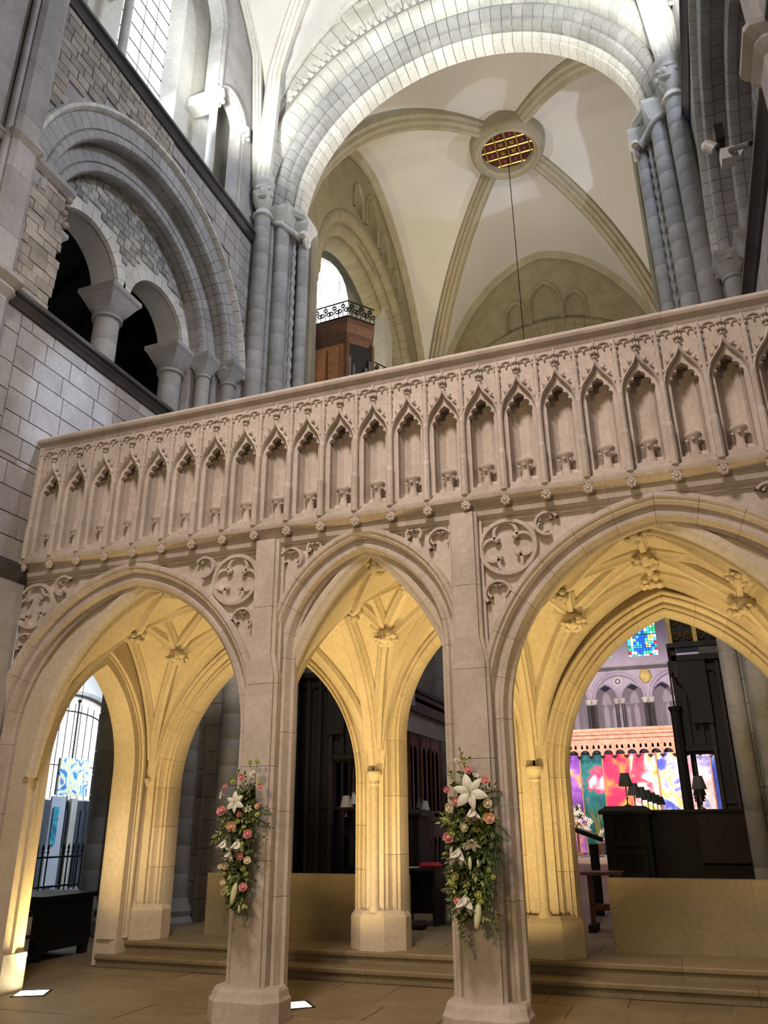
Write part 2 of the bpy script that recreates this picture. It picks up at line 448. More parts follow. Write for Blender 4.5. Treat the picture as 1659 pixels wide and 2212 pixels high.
        for f in range(6):
            t = f/5; q = r*(1.0+.62*t**.7); rd = 1-t
            row = []
            for j in range(16):
                a = 2*pi*j/16+pi/4; cx_, sy_ = cos(a), sin(a); mx = max(abs(cx_), abs(sy_))
                sqr = 1/mx; rr = q*((1-t)*1.0+t*sqr)
                row.append((x+rr*cx_, y_+rr*sy_, zt+.05+(caph-.17)*t))
            rows.append(row)
        obj('cushion_capital', MB().grid(rows, closed_v=True, cap=True), capmat, parent, 35)
        q = r*1.78
        obj('abacus', MB().stack([(sq(q*.9), z1-.13), (sq(q*1.0), z1-.08), (sq(q), z1)]), capmat, parent)
    for sg in ((1,) if s < 0 else (-1, 1)):
        shaft(YT+sg*2.66, .10, .135, 8.05, 10.07, .46)
        shaft(YT+sg*2.24, .40, .135, 8.05, 10.07, .46)
        # square jamb steps behind the shafts
        q = lambda a, b, c, d_: [fn(a, 0, c)[:2], fn(b, 0, c)[:2], fn(b, 0, d_)[:2], fn(a, 0, d_)[:2]]
        obj('jamb', MB().prism(q(YT+sg*2.84, YT+sg*2.98, .02, .45), 8.0, 10.05), 'wall_stone', W)
        obj('jamb', MB().prism(q(YT+sg*2.43, YT+sg*2.75, .30, .66), 8.0, 10.05), 'wall_stone', W)
        obj('jamb', MB().prism(q(YT+sg*2.06, YT+sg*2.40, .60, 1.1), 8.0, 10.05), 'wall_stone', W)
    if s < 0:
        # the old jamb on the near side is walled up with rough stone, ragged at its edge
        u1_ = 6.86
        obj('jamb_infill', MB().prism([fn(5.9, 0, .02)[:2], fn(u1_-.05, 0, .02)[:2], fn(u1_-.05, 0, .6)[:2], fn(5.9, 0, .6)[:2]], 7.98, 10.16), 'rubble_stone', W)
        rj = random.Random(77); z = 8.06
        while z < 10.1:
            h = rj.uniform(.13, .2); u = 5.95
            while u < u1_:
                wd = rj.uniform(.2, .38); b_ = min(u+wd, u1_+rj.uniform(-.05, .05)) if u+wd > u1_-.12 else u+wd
                e = rj.uniform(-.004, .008)
                obj('infill_stone', MB().grid([[fn(p, zz, e) for p, zz in ((u+.006, z+.006), (b_-.006, z+.006), (b_-.006, z+h-.006), (u+.006, z+h-.006))], [fn(p, zz, .3) for p, zz in ((u+.006, z+.006), (b_-.006, z+.006), (b_-.006, z+h-.006), (u+.006, z+h-.006))]], closed_v=True, cap=True), 'rubble_stone', W)
                u = b_ if b_ < u1_-.06 else 99
            z += h
        for zz in (10.05, 9.72):
            m = MB()
            for k in range(7): m.ball(fn(u1_+rj.uniform(-.07, .03), zz+rj.uniform(-.1, .1), rj.uniform(-.03, .1)), rj.uniform(.035, .065), 7, 4)
            obj('broken_carving', m, 'rubble_stone', W, 50)
        obj('impost_course', MB().grid([[fn(u, zz, d) for d, zz in ((.05, 10.10), (.05, 10.26), (-.09, 10.26), (-.09, 10.18), (-.02, 10.10))] for u in (5.9, 6.9)], closed_v=True, cap=True), 'wall_stone', W)
    # tympanum with two sub arches, small square-set stones
    sub = [(YT-.96, .80), (YT+.96, .80)]
    out = [(u, z) for u, z in arch_pts(YT, 2.12, 10.05, 1.95+.17, 0, 16)]
    holes = [arch_pts(u, a+.0, 10.08, a, 0, 12) for u, a in sub]
    holes = [[p for p in h] for h in holes]
    # notch the arches through the bottom edge: build outline as one loop
    loop = [(YT+2.12, 10.05)]+out[::-1][1:-1]+[(YT-2.12, 10.05)]
    for u, a in sub:
        loop += [(u-a, 10.05)]+arch_pts(u, a, 10.08, a, 0, 12)+[(u+a, 10.05)]
    obj('tympanum_core', MB().plate(loop, [], fn, .62, 1.15), 'arch_stone', W)
    for u, a in sub:
        order_blocks('sub_arch_stone', 'arch_stone', W, fn, (u, a+.2, 10.06, a+.2), [(0, .66), (0, .592), (.195, .592), (.21, .66)], 6)
    rnd = random.Random(21); zz = 10.12; r = 0
    while zz < 12.2:
        h = .135; u = YT-2.2+(.07 if r % 2 else 0)
        while u < YT+2.2:
            wd = .155*rnd.uniform(.85, 1.15); c, cz = u+wd/2, zz+h/2
            ok = hypot(max(abs(u-YT), abs(u+wd-YT)), zz+h-10.05) < 2.10
            for su, a in sub:
                for q in (u, u+wd):
                    for z_ in (zz, zz+h):
                        if z_ < 10.1 and abs(q-su) < a+.2: ok = False
                        if hypot(q-su, z_-10.06) < a+.21: ok = False
            if ok:
                m = MB(); e = .60+rnd.uniform(-.008, .004); g = .006
                m.grid([[fn(a_, b_, e) for a_, b_ in ((u+g, zz+g), (u+wd-g, zz+g), (u+wd-g, zz+h-g), (u+g, zz+h-g))], [fn(a_, b_, .65) for a_, b_ in ((u+g, zz+g), (u+wd-g, zz+g), (u+wd-g, zz+h-g), (u+g, zz+h-g))]], closed_v=True, cap=True)
                obj('tympanum_stone', m, 'tile_stone', W)
            u += wd
        zz += h; r += 1
    # central column and responds
    shaft(YT, .86, .21, 8.0, 10.08, .52)
    for sg in (-1, 1): shaft(YT+sg*1.84, .86, .21, 8.0, 10.08, .52)
    # the dark roof space behind
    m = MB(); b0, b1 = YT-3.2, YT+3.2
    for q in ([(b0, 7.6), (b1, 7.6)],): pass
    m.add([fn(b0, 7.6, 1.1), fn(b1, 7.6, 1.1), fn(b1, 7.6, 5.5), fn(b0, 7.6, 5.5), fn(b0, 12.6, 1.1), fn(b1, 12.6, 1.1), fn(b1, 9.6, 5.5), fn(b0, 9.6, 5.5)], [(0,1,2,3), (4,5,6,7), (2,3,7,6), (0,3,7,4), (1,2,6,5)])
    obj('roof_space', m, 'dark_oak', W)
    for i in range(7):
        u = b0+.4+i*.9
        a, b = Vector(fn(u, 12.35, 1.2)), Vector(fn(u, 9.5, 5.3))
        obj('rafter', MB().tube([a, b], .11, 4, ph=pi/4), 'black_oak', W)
    # clerestory: front arcade plane, passage, outer wall with window
    z0 = 13.6; ca, sa = 1.28, .42
    cz = 16.0
    side_c = 1.90
    lp = [(5.6, 20.6), (5.6, z0)]
    lp += [(YT-side_c-sa, z0)]+arch_pts(YT-side_c, sa, 16.05, sa, 0, 10)+arch_pts(YT, ca, 17.9, ca, 0, 12, 16.05)+arch_pts(YT+side_c, sa, 16.05, sa, 0, 10)+[(YT+side_c+sa, z0)]
    lp += [(12.02, z0), (12.02, 20.6)]
    obj('clerestory_arcade', MB().plate(lp, [], fn, .05, .34), 'wall_stone', W)
    for u, a, spr in ((YT-side_c, sa, 16.05), (YT, ca, 17.9), (YT+side_c, sa, 16.05)):
        m = MB(); ar = (u, a+.13, spr, a+.13)
        sweep_arch(m, ar, [(0, .06), (0, 0), (.03, -.03), (.07, -.02), (.09, .03), (.12, .02), (.14, .06), (.13, .3)], fn=fn, k=12, z0=16.0 if spr > 17 else None, closed=True)
        obj('arch_moulding', m, 'pier_stone', W, 40)
    for sg in (-1, 1):
        for uu, rr in ((YT+sg*(ca+.10), .085), (YT+sg*(side_c+sa+.12), .085)):
            x, y_, _ = fn(uu, 0, .13)
            obj('shaft_base', MB().lathe([(.15, 0), (.15, .05), (.11, .09), (.12, .12), (.09, .16)], (x, y_, z0), 12), 'pier_stone', W, 50)
            obj('marble_shaft', MB().lathe([(.085, 0), (.085, 2.05)], (x, y_, z0+.14), 12), 'arch_stone', W, 50)
            m = MB().lathe([(.085, 0), (.11, .03), (.09, .06), (.12, .16), (.18, .26), (.20, .30), (.19, .34)], (x, y_, z0+2.12), 12)
            for j in range(8):
                a = 2*pi*j/8; m.ball((x+.165*cos(a), y_+.165*sin(a), z0+2.12+.20), .055, 6, 4)
            obj('leaf_capital', m, 'arch_stone', W, 50)
            obj('abacus', MB().lathe([(.2, 0), (.215, .03), (.215, .07), (.19, .09)], (x, y_, z0+2.44), 8), 'arch_stone', W)
        # stone lintel from the capital back to the outer wall
        a = YT+sg*(ca+.10)
        m = MB(); u0, u1 = a-.16, a+.16
        m.prism([fn(u0, 0, .2)[:2], fn(u1, 0, .2)[:2], fn(u1, 0, .8)[:2], fn(u0, 0, .8)[:2]], 15.75, 16.02)
        obj('lintel', m, 'arch_stone', W)
    # passage floor, outer wall
    obj('passage_floor', MB().prism([fn(5.6, 0, .03)[:2], fn(12, 0, .03)[:2], fn(12, 0, 1.4)[:2], fn(5.6, 0, 1.4)[:2]], 13.46, 13.60), 'wall_stone', W)
    wh = [(YT-.72, 13.95)]+arch_pts(YT, .72, 18.6, .72, 0, 10)+[(YT+.72, 13.95)]
    oh = [(YT-.9, 13.7)]+arch_pts(YT, .9, 18.6, .9, 0, 10)+[(YT+.9, 13.7)]
    outer = [(5.6, 13.5), (12.0, 13.5), (12.0, 20.6), (5.6, 20.6)]
    m = MB().plate(outer, [oh], fn, .75, .77)
    n = len(wh)
    m.grid([[fn(u, z, .75) for u, z in oh], [fn(u, z, 1.08) for u, z in wh]], closed_v=True)
    obj('outer_wall', m, 'arch_stone', W)
    for u in (5.6, 12.0):
        obj('end_wall', MB().add([fn(u, 13.5, .05), fn(u, 13.5, .9), fn(u, 20.6, .9), fn(u, 20.6, .05)], [(0,1,2,3)]), 'wall_stone', W)
    Wn = thing('window_%d' % (1 if s < 0 else 2), ('tall clear leaded clerestory window glaring with daylight, top left' if s < 0 else 'clear leaded clerestory window high in the right wall'), 'window', fn(YT, 14.0, 1.05), kind='structure')
    cells = [-.72, -.36, 0, .36, .72]; hz = 13.95
    for j in range(4):
        z = 13.95
        while z < 19.3:
            z2 = min(z+.42, 19.3)
            if z >= 18.6:
                lim = sqrt(max(0, .72**2-(z2-18.6)**2))
                if max(abs(cells[j]), abs(cells[j+1])) > lim+.05: z = z2; continue
            m = MB().grid([[fn(YT+cells[j]+.01, z+.01, 1.04), fn(YT+cells[j+1]-.01, z+.01, 1.04), fn(YT+cells[j+1]-.01, z2-.01, 1.04), fn(YT+cells[j]+.01, z2-.01, 1.04)],
                           [fn(YT+cells[j]+.01, z+.01, 1.06), fn(YT+cells[j+1]-.01, z+.01, 1.06), fn(YT+cells[j+1]-.01, z2-.01, 1.06), fn(YT+cells[j]+.01, z2-.01, 1.06)]], closed_v=True, cap=True)
            obj('pane', m, 'daylight_pane', Wn)
            z = z2
    for c in cells[1:-1]:
        obj('lead_bar', MB().tube([fn(YT+c, 13.95, 1.04), fn(YT+c, 19.3, 1.04)], .011, 4), 'lead', Wn)
    z = 14.37
    while z < 19.2:
        hwid = .72 if z < 18.6 else sqrt(max(.02, .72**2-(z-18.6)**2))
        obj('saddle_bar', MB().tube([fn(YT-hwid, z, 1.02), fn(YT+hwid, z, 1.02)], .014, 4), 'lead', Wn); z += .42
    # nave pier pilaster: a flat strip between slender rolls, the string breaking round it
    ps = lambda g, dd: [fn(5.66-g, 0, .1)[:2], fn(5.66-g, 0, dd+.05)[:2], fn(5.72-g, 0, dd)[:2], fn(6.02+g, 0, dd)[:2], fn(6.08+g, 0, dd+.05)[:2], fn(6.08+g, 0, .1)[:2]]
    zz = .36
    while zz < 15.3:
        h = .95 if zz > 1 else .7
        obj('pilaster_block', MB().stack([(ps(0, -.17), zz+.002), (ps(0, -.17), min(zz+h, 15.4)-.002)]), 'wall_stone', W); zz += h
    for uu in (5.64, 6.10):
        x, y_, _ = fn(uu, 0, -.04); obj('pilaster_roll', MB().lathe([(.055, .36), (.055, 15.4)], (x, y_, 0), 10), 'wall_stone', W, 50)
    obj('pilaster_ring', MB().stack([(ps(.0, -.17), 7.76), (ps(.05, -.24), 7.86), (ps(.03, -.21), 7.92), (ps(.09, -.30), 8.0), (ps(.09, -.30), 8.06), (ps(.02, -.2), 8.1)]), 'wall_stone', W)
    if s < 0: obj('pilaster_ring', MB().stack([(ps(.0, -.17), 10.08), (ps(.05, -.24), 10.16), (ps(.05, -.24), 10.22), (ps(0, -.17), 10.24)]), 'wall_stone', W)
    # nave pier below and the arcade abacus
    px = [fn(2.5, 0, .0)[:2], fn(7.24, 0, .0)[:2], fn(7.30, 0, .06)[:2], fn(7.30, 0, 1.2)[:2], fn(2.5, 0, 1.2)[:2]]
    obj('arcade_pier', MB().prism(px, .35, 4.40), 'wall_stone', W)
    pb = [fn(2.4, 0, -.06)[:2], fn(7.19, 0, -.06)[:2], fn(7.33, 0, .06)[:2], fn(7.33, 0, 1.3)[:2], fn(2.4, 0, 1.3)[:2]]
    obj('pier_plinth', MB().stack([(pb, 0), (pb, .32), (px, .38)]), 'wall_stone', W)
    obj('pier_abacus', MB().stack([(px, 4.38), (pb, 4.46), (pb, 4.58), (px, 4.62)]), 'dark_marble', W)
    return W
WL = side_wall(-1); WR = side_wall(1)
# ---- nave vault bay in front of the crossing arch
def vault_grid(mb, x0, x1, y0, y1, f, g, nx=28, ny=28):
    rows = []
    for i in range(nx+1):
        x = x0+(x1-x0)*i/nx
        rows.append([(x, y0+(y1-y0)*j/ny, max(f(x), g(y0+(y1-y0)*j/ny))) for j in range(ny+1)])
    return mb.grid(rows)
def pointed(c, a, zs, h):
    """pointed arch height function with half span a and rise h"""
    R = (a*a+h*h)/(2*a)
    def f(x):
        t = min(abs(x-c), a); q = t+R-a
        return zs+sqrt(max(0, R*R-q*q))
    return f
RIBP = [(-.16, .1), (-.16, 0), (-.11, -.03), (-.10, -.09), (-.05, -.12), (-.035, -.17), (.035, -.17), (.05, -.12), (.10, -.09), (.11, -.03), (.16, 0), (.16, .1)]
def rib_prof(sc): return [(x*sc, y*sc) for x, y in RIBP]
CE = tag(thing('ceiling', 'white plastered rib vault over the nave and the crossing', 'ceiling', (XC, 20, 22), kind='structure'), 'white plastered rib vault over the nave and the crossing', 'ceiling', kind='structure')
nf = pointed(XC, HW+.02, 15.4, 5.5); ng = pointed(8.75, 3.25, 16.4, 4.4)
obj('nave_vault_cell', vault_grid(MB(), XL-.02, XR+.02, 5.5, 12.0, nf, ng), 'plaster', CE, 60)
for sx in (-1, 1):
    for sy in (-1, 1):
        pts = []
        for i in range(17):
            t = 1-i/16; x = XC+sx*HW*t; y = 8.75+sy*3.2*t
            pts.append((XC+sx*(HW-.22)*t, 8.75+sy*3.12*t, max(min(nf(x), ng(y)) if i == 0 else max(nf(x), ng(y)), 15.2)-.02))
        pts[0] = (XC+sx*(HW-.22), 8.75+sy*3.12, 14.95)
        obj('diagonal_rib', MB().sweep(pts, rib_prof(1.15)), 'arch_stone', CE, 40)
    # wall rib of the clerestory
    pts = [(XC+sx*(HW-.04), 5.6+6.3*i/16, ng(5.6+6.3*i/16)) for i in range(17)]
    pts[0] = (XC+sx*(HW-.06), 5.62, 15.0); pts[-1] = (XC+sx*(HW-.06), 11.85, 15.0)
    obj('wall_rib', MB().sweep(pts, rib_prof(.75)), 'arch_stone', CE, 40)
tr = [(XC+(HW-.1)*cos(pi*i/24), 11.93, max(15.0, nf(XC+(HW-.1)*cos(pi*i/24)))-.03) for i in range(25)]
obj('wall_rib', MB().sweep(tr, rib_prof(.7)), 'arch_stone', CE, 40)
# ---- west crossing arch
WA = thing('wall_crossing', 'great round crossing arch of pale voussoirs on clustered piers', 'arch', (XC, 12.3, 0), kind='structure')
CZ = 14.45
def poly_arc(r, n=32, a0=0, a1=pi): return [(XC+r*cos(a0+(a1-a0)*i/n), CZ+r*sin(a0+(a1-a0)*i/n)) for i in range(n+1)]
out = [(XL-.6, CZ), (XL-.6, 22.0), (XR+.6, 22.0), (XR+.6, CZ)]
obj('gable_core', MB().plate(out+poly_arc(4.72), [], YP, 12.06, 12.5), 'wall_stone', WA)
obj('arch_core', MB().plate([(XL-.6, CZ), (XL-.6, 22.0), (XR+.6, 22.0), (XR+.6, CZ)]+poly_arc(3.98), [], YP, 12.55, 13.1), 'rib_stone', WA)
def rnd_order(name, mat, r0, r1, prof, nseg, tmin=0.):
    R = r1
    order_blocks(name, mat, WA, YP, (XC, R, CZ, R), prof, nseg, 2, tmin, 1.0, gap=.0045)
rnd_order('voussoir', 'arch_stone', 5.12, 5.6, [(0, 12.1), (0, 11.99), (.47, 11.99), (.47, 12.1)], 24, .36)
rnd_order('voussoir', 'arch_stone', 5.6, 5.72, [(0, 12.1), (0, 11.93), (.1, 11.93), (.12, 12.1)], 24, .40)
rnd_order('voussoir', 'arch_stone', 4.78, 5.12, [(0, 12.12), (0, 12.02), (.32, 12.08), (.33, 12.2)], 24, .24)
rnd_order('voussoir', 'arch_stone', 4.26, 4.78, [(0, 12.5), (.0, 12.12), (.06, 12.03), (.16, 11.99), (.28, 12.0), (.38, 12.08), (.44, 12.2), (.46, 12.5)], 26)
rnd_order('voussoir', 'pier_stone', 4.05, 4.34, [(0, 12.62), (.0, 12.38), (.05, 12.28), (.13, 12.25), (.21, 12.30), (.25, 12.4), (.26, 12.62)], 26)
rnd_order('voussoir', 'pier_stone', 3.9, 4.16, [(0, 12.8), (.0, 12.52), (.06, 12.45), (.14, 12.46), (.19, 12.55), (.20, 12.8)], 26)
rnd_order('voussoir', 'arch_stone', 3.62, 3.98, [(0, 13.12), (.0, 12.72), (.06, 12.68), (.10, 12.72), (.12, 12.80), (.15, 12.80), (.17, 12.86), (.17, 13.12)], 26)
# leaf ornament band: a row of feathered leaves on the second order
lf = MB()
lf.add([(-.16, 0, -.05), (.16, 0, -.09), (.17, 0, .0), (-.12, 0, .07), (-.02, -.075, -.02), (.10, -.06, -.035)], [(0,1,5,4), (1,2,5), (2,3,4,5), (3,0,4)])
lfm = mesh('leaf_ornament', lf, 'arch_stone')
nl = 46
for i in range(nl):
    th = radians(38)+radians(104)*(i+.5)/nl
    r = 4.955
    M = Matrix.Translation((XC+r*cos(th), 12.06, CZ+r*sin(th))) @ Matrix.Rotation(-(th+ (radians(20) if th < pi/2 else radians(-20))), 4, 'Y')
    if th > pi/2: M = M @ Matrix.Diagonal((1, 1, -1, 1))
    inst('leaf_ornament', lfm, None, WA, M=M)
# clustered piers under it
def drum_shaft(x, y, r, z0, z1, seed, mat='pier_stone', twist=False):
    rnd = random.Random(seed); z = z0
    while z < z1-.02:
        h = rnd.choice((.33, .36, .40, .42)); h = min(h, z1-z)
        if z1-z-h < .15: h = z1-z
        obj('shaft_drum', MB().lathe([(r*.965, 0), (r, .014), (r, h-.014), (r*.965, h)], (x, y, z), 14), mat, WA, 50); z += h
for s in (-1, 1):
    X = lambda t: XC+s*t
    for (t, y, r, zt) in ((4.30, 11.99, .175, 14.05), (4.00, 12.36, .165, 13.95), (3.66, 12.74, .13, 13.75)):
        drum_shaft(X(t), y, r, .3, zt, int(t*10))
    # rope moulding
    m = MB(); pts = []
    for i in range(120):
        pass
    rows = []
    for i in range(301):
        z = 6.0+7.8*i/300; a0 = i*.62
        rows.append([(X(3.80)+(.05+.012*cos(2*(2*pi*j/8)-a0))*cos(2*pi*j/8), 12.56+(.05+.012*cos(2*(2*pi*j/8)-a0))*sin(2*pi*j/8), z) for j in range(8)])
    obj('rope_moulding', MB().grid(rows, closed_v=True, cap=True), 'pier_stone', WA, 50)
    # stepped pier body with its own courses
    outl = [(X(4.75), 11.95), (X(4.47), 11.95), (X(4.46), 12.12), (X(4.14), 12.13), (X(4.12), 12.46), (X(3.84), 12.48), (X(3.82), 12.76), (X(3.60), 12.86), (X(3.58), 13.05), (X(3.75), 13.12), (X(4.75), 13.12)]
    z = .2; rnd = random.Random(31)
    while z < 13.9:
        h = rnd.uniform(.34, .46); h = min(h, 13.95-z)
        obj('pier_course', MB().stack([(outl, z+.004), (outl, z+h-.004)]), 'pier_stone', WA); z += h
    # capitals: abacus slabs and scalloped blocks following the steps
    cap = lambda x0, x1, y0, y1, z0, z1, g: MB().stack([([(X(x0)+0, y0), (X(x1), y0), (X(x1), y1), (X(x0), y1)], z0), ([(X(x0+g), y0-g), (X(x1-g), y0-g), (X(x1-g), y1+g), (X(x0+g), y1+g)], z0+(z1-z0)*.8), ([(X(x0+g), y0-g), (X(x1-g), y0-g), (X(x1-g), y1+g), (X(x0+g), y1+g)], z1)])
    for (t, y, r, zt) in ((4.00, 12.36, .165, 13.95), (3.66, 12.74, .13, 13.75)):
        m = MB().lathe([(r, 0), (r*1.2, .03), (r*1.2, .08), (r*1.05, .1)], (X(t), y, zt-.03), 14); obj('necking', m, 'pier_stone', WA, 50)
        obj('block_capital', cap(t+r, t-r, y-r, y+r, zt+.06, zt+.48, .10), 'arch_stone', WA)
    ab = [(X(4.5), 12.05), (X(4.2), 12.08), (X(3.82), 12.14), (X(3.54), 12.54), (X(3.52), 13.1), (X(4.7), 13.1), (X(4.7), 12.05)]
    ab2 = [(X(4.5), 12.1), (X(4.2), 12.12), (X(3.88), 12.19), (X(3.6), 12.58), (X(3.58), 13.1), (X(4.7), 13.1), (X(4.7), 12.1)]
    obj('abacus', MB().stack([(ab2, 14.30), (ab, 14.37), (ab, 14.45), (ab2, 14.47)]), 'arch_stone', WA)
    # carved head corbel carrying the nave vault ribs: crowned round top, brow, nose, beard
    hx, hy, hz = X(4.30), 11.93, 14.62
    hd = MB().lathe([(.10, -.40), (.17, -.30), (.225, -.12), (.235, .05), (.22, .20), (.25, .24), (.27, .30), (.26, .36)], (hx, hy, hz), 16)
    hd.ball((hx-s*.10, hy-.20, hz-.02), .06, 8, 5, sz=1.5); hd.ball((hx-s*.02, hy-.22, hz+.07), .05, 6, 4, sx=2.4); hd.ball((hx-s*.19, hy-.11, hz+.07), .05, 6, 4, sx=1.6)
    hd.ball((hx-s*.10, hy-.19, hz-.18), .07, 8, 4, sx=1.7, sz=.7); hd.ball((hx+s*.1, hy-.2, hz-.03), .045, 6, 4, sz=1.4); hd.ball((hx-s*.24, hy-.02, hz-.04), .05, 6, 4, sz=1.6)
    obj('carved_head_corbel', hd, 'arch_stone', WA, 50)
    nk = MB().lathe([(.18, 0), (.23, .03), (.23, .08), (.19, .12), (.17, .2)], (hx, hy+.06, 14.02), 14)
    obj('corbel_neck', nk, 'arch_stone', WA, 50)
    obj('inner_pilaster', MB().stack([([(X(3.62), 12.84), (X(3.50), 12.84), (X(3.46), 12.90), (X(3.46), 13.10), (X(3.62), 13.10)], 6), ([(X(3.62), 12.84), (X(3.50), 12.84), (X(3.46), 12.90), (X(3.46), 13.10), (X(3.62), 13.10)], 14.3)]), 'rib_stone', WA)
    # curled carved tail piece under the inner abacus
    m = MB(); pts = []
    for i in range(22):
        a = i*.42; rr = .19*(1-i/24)
        pts.append((X(3.55)-s*.02, 12.60-.0-rr*cos(a), 13.68+rr*sin(a)))
    obj('scroll_carving', MB().tube(pts, .075, 7, r1=.03), 'arch_stone', WA, 60)
    pts = [(X(4.1), 12.18, 14.02), (X(3.92), 12.2, 13.96), (X(3.82), 12.3, 13.86), (X(3.74), 12.45, 13.84), (X(3.62), 12.52, 13.72)]
    obj('scroll_carving', MB().tube(pts, .06, 7, r1=.08), 'arch_stone', WA, 60)
# the aisle side of the left crossing pier: courses and half shafts seen through the screen's end arch
z = 0; rnd = random.Random(41)
ext = [(-7.55, 11.99), (-9.75, 11.99), (-10.0, 12.2), (-10.0, 13.05), (-7.55, 13.05)]
while z < 8.0:
    h = rnd.uniform(.36, .48)
    obj('pier_course', MB().stack([(ext, z+.005), (ext, z+h-.005)]), 'pier_stone', WA)
    z += h
for x in (-9.62, -9.12, -8.55, -7.95):
    drum_shaft(x, 11.95, .21 if x < -9.5 else .17, .55, 4.6, int(-x*10))
    obj('shaft_base', MB().lathe([(.34, 0), (.34, .22), (.27, .3), (.29, .38), (.22, .5), (.2, .56)], (x, 11.95, 0), 14), 'pier_stone', WA, 40)
    obj('necking', MB().lathe([(.2, 0), (.25, .04), (.22, .1), (.36, .34), (.36, .44)], (x, 11.95, 4.55), 14), 'pier_stone', WA, 40)
# ---- crossing: north wall with organ arch, east wall, vault
XN, XS, Y0, Y1 = -7.75, 1.95, 13.9, 26.2
YM = (Y0+Y1)/2
def elliptic(c, a, top, h):
    def f(x):
        t = min(abs(x-c)/a, 1); return top-h*(1-sqrt(max(0, 1-t*t)))-.6*t
    return f
ef = elliptic(XC, 4.82, 22.85, 8.0); eg = elliptic(YM, 6.14, 22.85, 8.0)
obj('crossing_vault_cell', vault_grid(MB(), XN, XS, 13.0, Y1+.6, ef, eg, 56, 72), 'plaster', CE, 60)
for sx in (-1, 1):
    for sy in (-1, 1):
        pts = []
        for i in range(25):
            t = .985-(.985-.15)*(i/24)**.8; x = XC+sx*4.75*t; y = YM+sy*6.05*t
            pts.append((x, y, max(ef(x), eg(y))-.05))
        obj('diagonal_rib', MB().sweep(pts, rib_prof(1.75)), 'rib_pale', CE, 40)
def wallrib(pts, sc): obj('wall_rib', MB().sweep(pts, rib_prof(sc)), 'rib_pale', CE, 40)
wallrib([(XC-4.7+9.4*i/30, Y1-.06, ef(XC-4.7+9.4*i/30)-.02) for i in range(31)], 1.2)
wallrib([(XN+.06, Y0+.1+(Y1-Y0-.2)*i/30, eg(Y0+.1+(Y1-Y0-.2)*i/30)-.02) for i in range(31)], 1.2)
wallrib([(XS-.06, Y0+.1+(Y1-Y0-.2)*i/30, eg(Y0+.1+(Y1-Y0-.2)*i/30)-.02) for i in range(31)], 1.2)
# ring boss with gilded trap door
ZB = 22.45
rg = MB().lathe([(1.22, .6), (1.22, .16), (1.16, .04), (1.10, .0), (1.07, -.06), (1.0, -.08), (.98, -.02), (.94, -.03), (.91, .02), (.865, .03), (.865, .6)], (XC, YM, ZB-.22), 40, cap=False)
obj('ring_boss', rg, 'rib_pale', CE, 40)
TD = thing('trap_door', 'round gilded and red painted lattice trap door in the vault ring', 'trap door', (XC, YM, ZB+.15))
obj('board', MB().lathe([(.001, .06), (.87, .06), (.87, .1), (.001, .1)], (XC, YM, ZB), 32, cap=False), 'trap_wood', TD)
for i in range(-2, 3):
    c = i*.36; h = sqrt(max(.01, .855**2-c*c))
    for ax in (0, 1):
        a = (XC+c, YM-h, ZB+.035) if ax else (XC-h, YM+c, ZB+.05)
        b = (XC+c, YM+h, ZB+.035) if ax else (XC+h, YM+c, ZB+.05)
        obj('gilded_batten', MB().tube([a, b], .028, 6), 'gilt', TD, 40)
for i in range(-2, 3):
    for j in range(-2, 3):
        x, y = (i+.5)*.31-.155+.0, (j+.5)*.31-.155
        x, y = i*.36+.18, j*.36+.18
        if hypot(x, y) < .76:
            red = hypot(x, y) > .45
            m = MB().lathe([(.001, -.05), (.035, -.045), (.05, 0), (.05, .02)], (XC+x, YM+y, ZB+.045), 8)
            if not red:
                for a in range(4): m.ball((XC+x+.065*cos(a*pi/2+.78), YM+y+.065*sin(a*pi/2+.78), ZB+.04), .024, 5, 3)
            obj('rosette', m, 'rose_red_paint' if red else 'gilt', TD, 40)
tag(obj('hanging_chain', MB().tube([(XC, YM, ZB+.05), (XC+.02, YM, 9.5)], .014, 5), 'iron', loc=(XC, YM, ZB+.05)), 'thin dark chain hanging from the middle of the gilded trap door', 'chain')
# east wall of the crossing
WE = thing('wall_east', 'east wall of the crossing with three blind lancets over a round arch', 'wall', (XC, Y1, 0), kind='structure')
ro = 4.55; zc = 14.9
loop = [(XC-5.2, zc-1), (XC-5.2, 23.5), (XC+5.2, 23.5), (XC+5.2, zc-1)]+[(XC+.06+ro*cos(pi*i/28), zc+ro*sin(pi*i/28)) for i in range(29)]
lanc = [arch_pts(XC+.05+c, a, z, a*1.9, 0, 8, zb) for c, a, z, zb in ((-1.15, .36, 20.2, 19.45), (0, .52, 20.6, 19.5), (1.1, .36, 20.2, 19.45))]
obj('wall_face', MB().plate(loop, lanc, YP, Y1, Y1+.25), 'rib_stone', WE)
obj('lancet_back', MB().box(XC-2, XC+2, Y1+.16, Y1+.22, 19.4, 22), 'rib_stone', WE)
for c, a, z, zb in ((-1.15, .36, 20.2, 19.45), (0, .52, 20.6, 19.5), (1.1, .36, 20.2, 19.45)):
    m = MB(); sweep_arch(m, (XC+.05+c, a+.12, z, a*1.9+.12), [(0, Y1+.02), (0, Y1-.05), (.05, Y1-.07), (.1, Y1-.01), (.13, Y1+.02)], z0=zb, k=8); obj('lancet_moulding', m, 'rib_stone', WE, 40)
order_blocks('voussoir', 'rib_stone', WE, YP, (XC+.06, ro+.16, zc, ro+.16), [(0, Y1+.05), (0, Y1-.16), (.10, Y1-.2), (.16, Y1-.1), (.2, Y1+.05)], 20, 3)
order_blocks('voussoir', 'rib_stone', WE, YP, (XC+.06, ro, zc, ro), [(0, Y1+.4), (0, Y1+.04), (.42, Y1+.10), (.45, Y1+.4)], 20, 3)
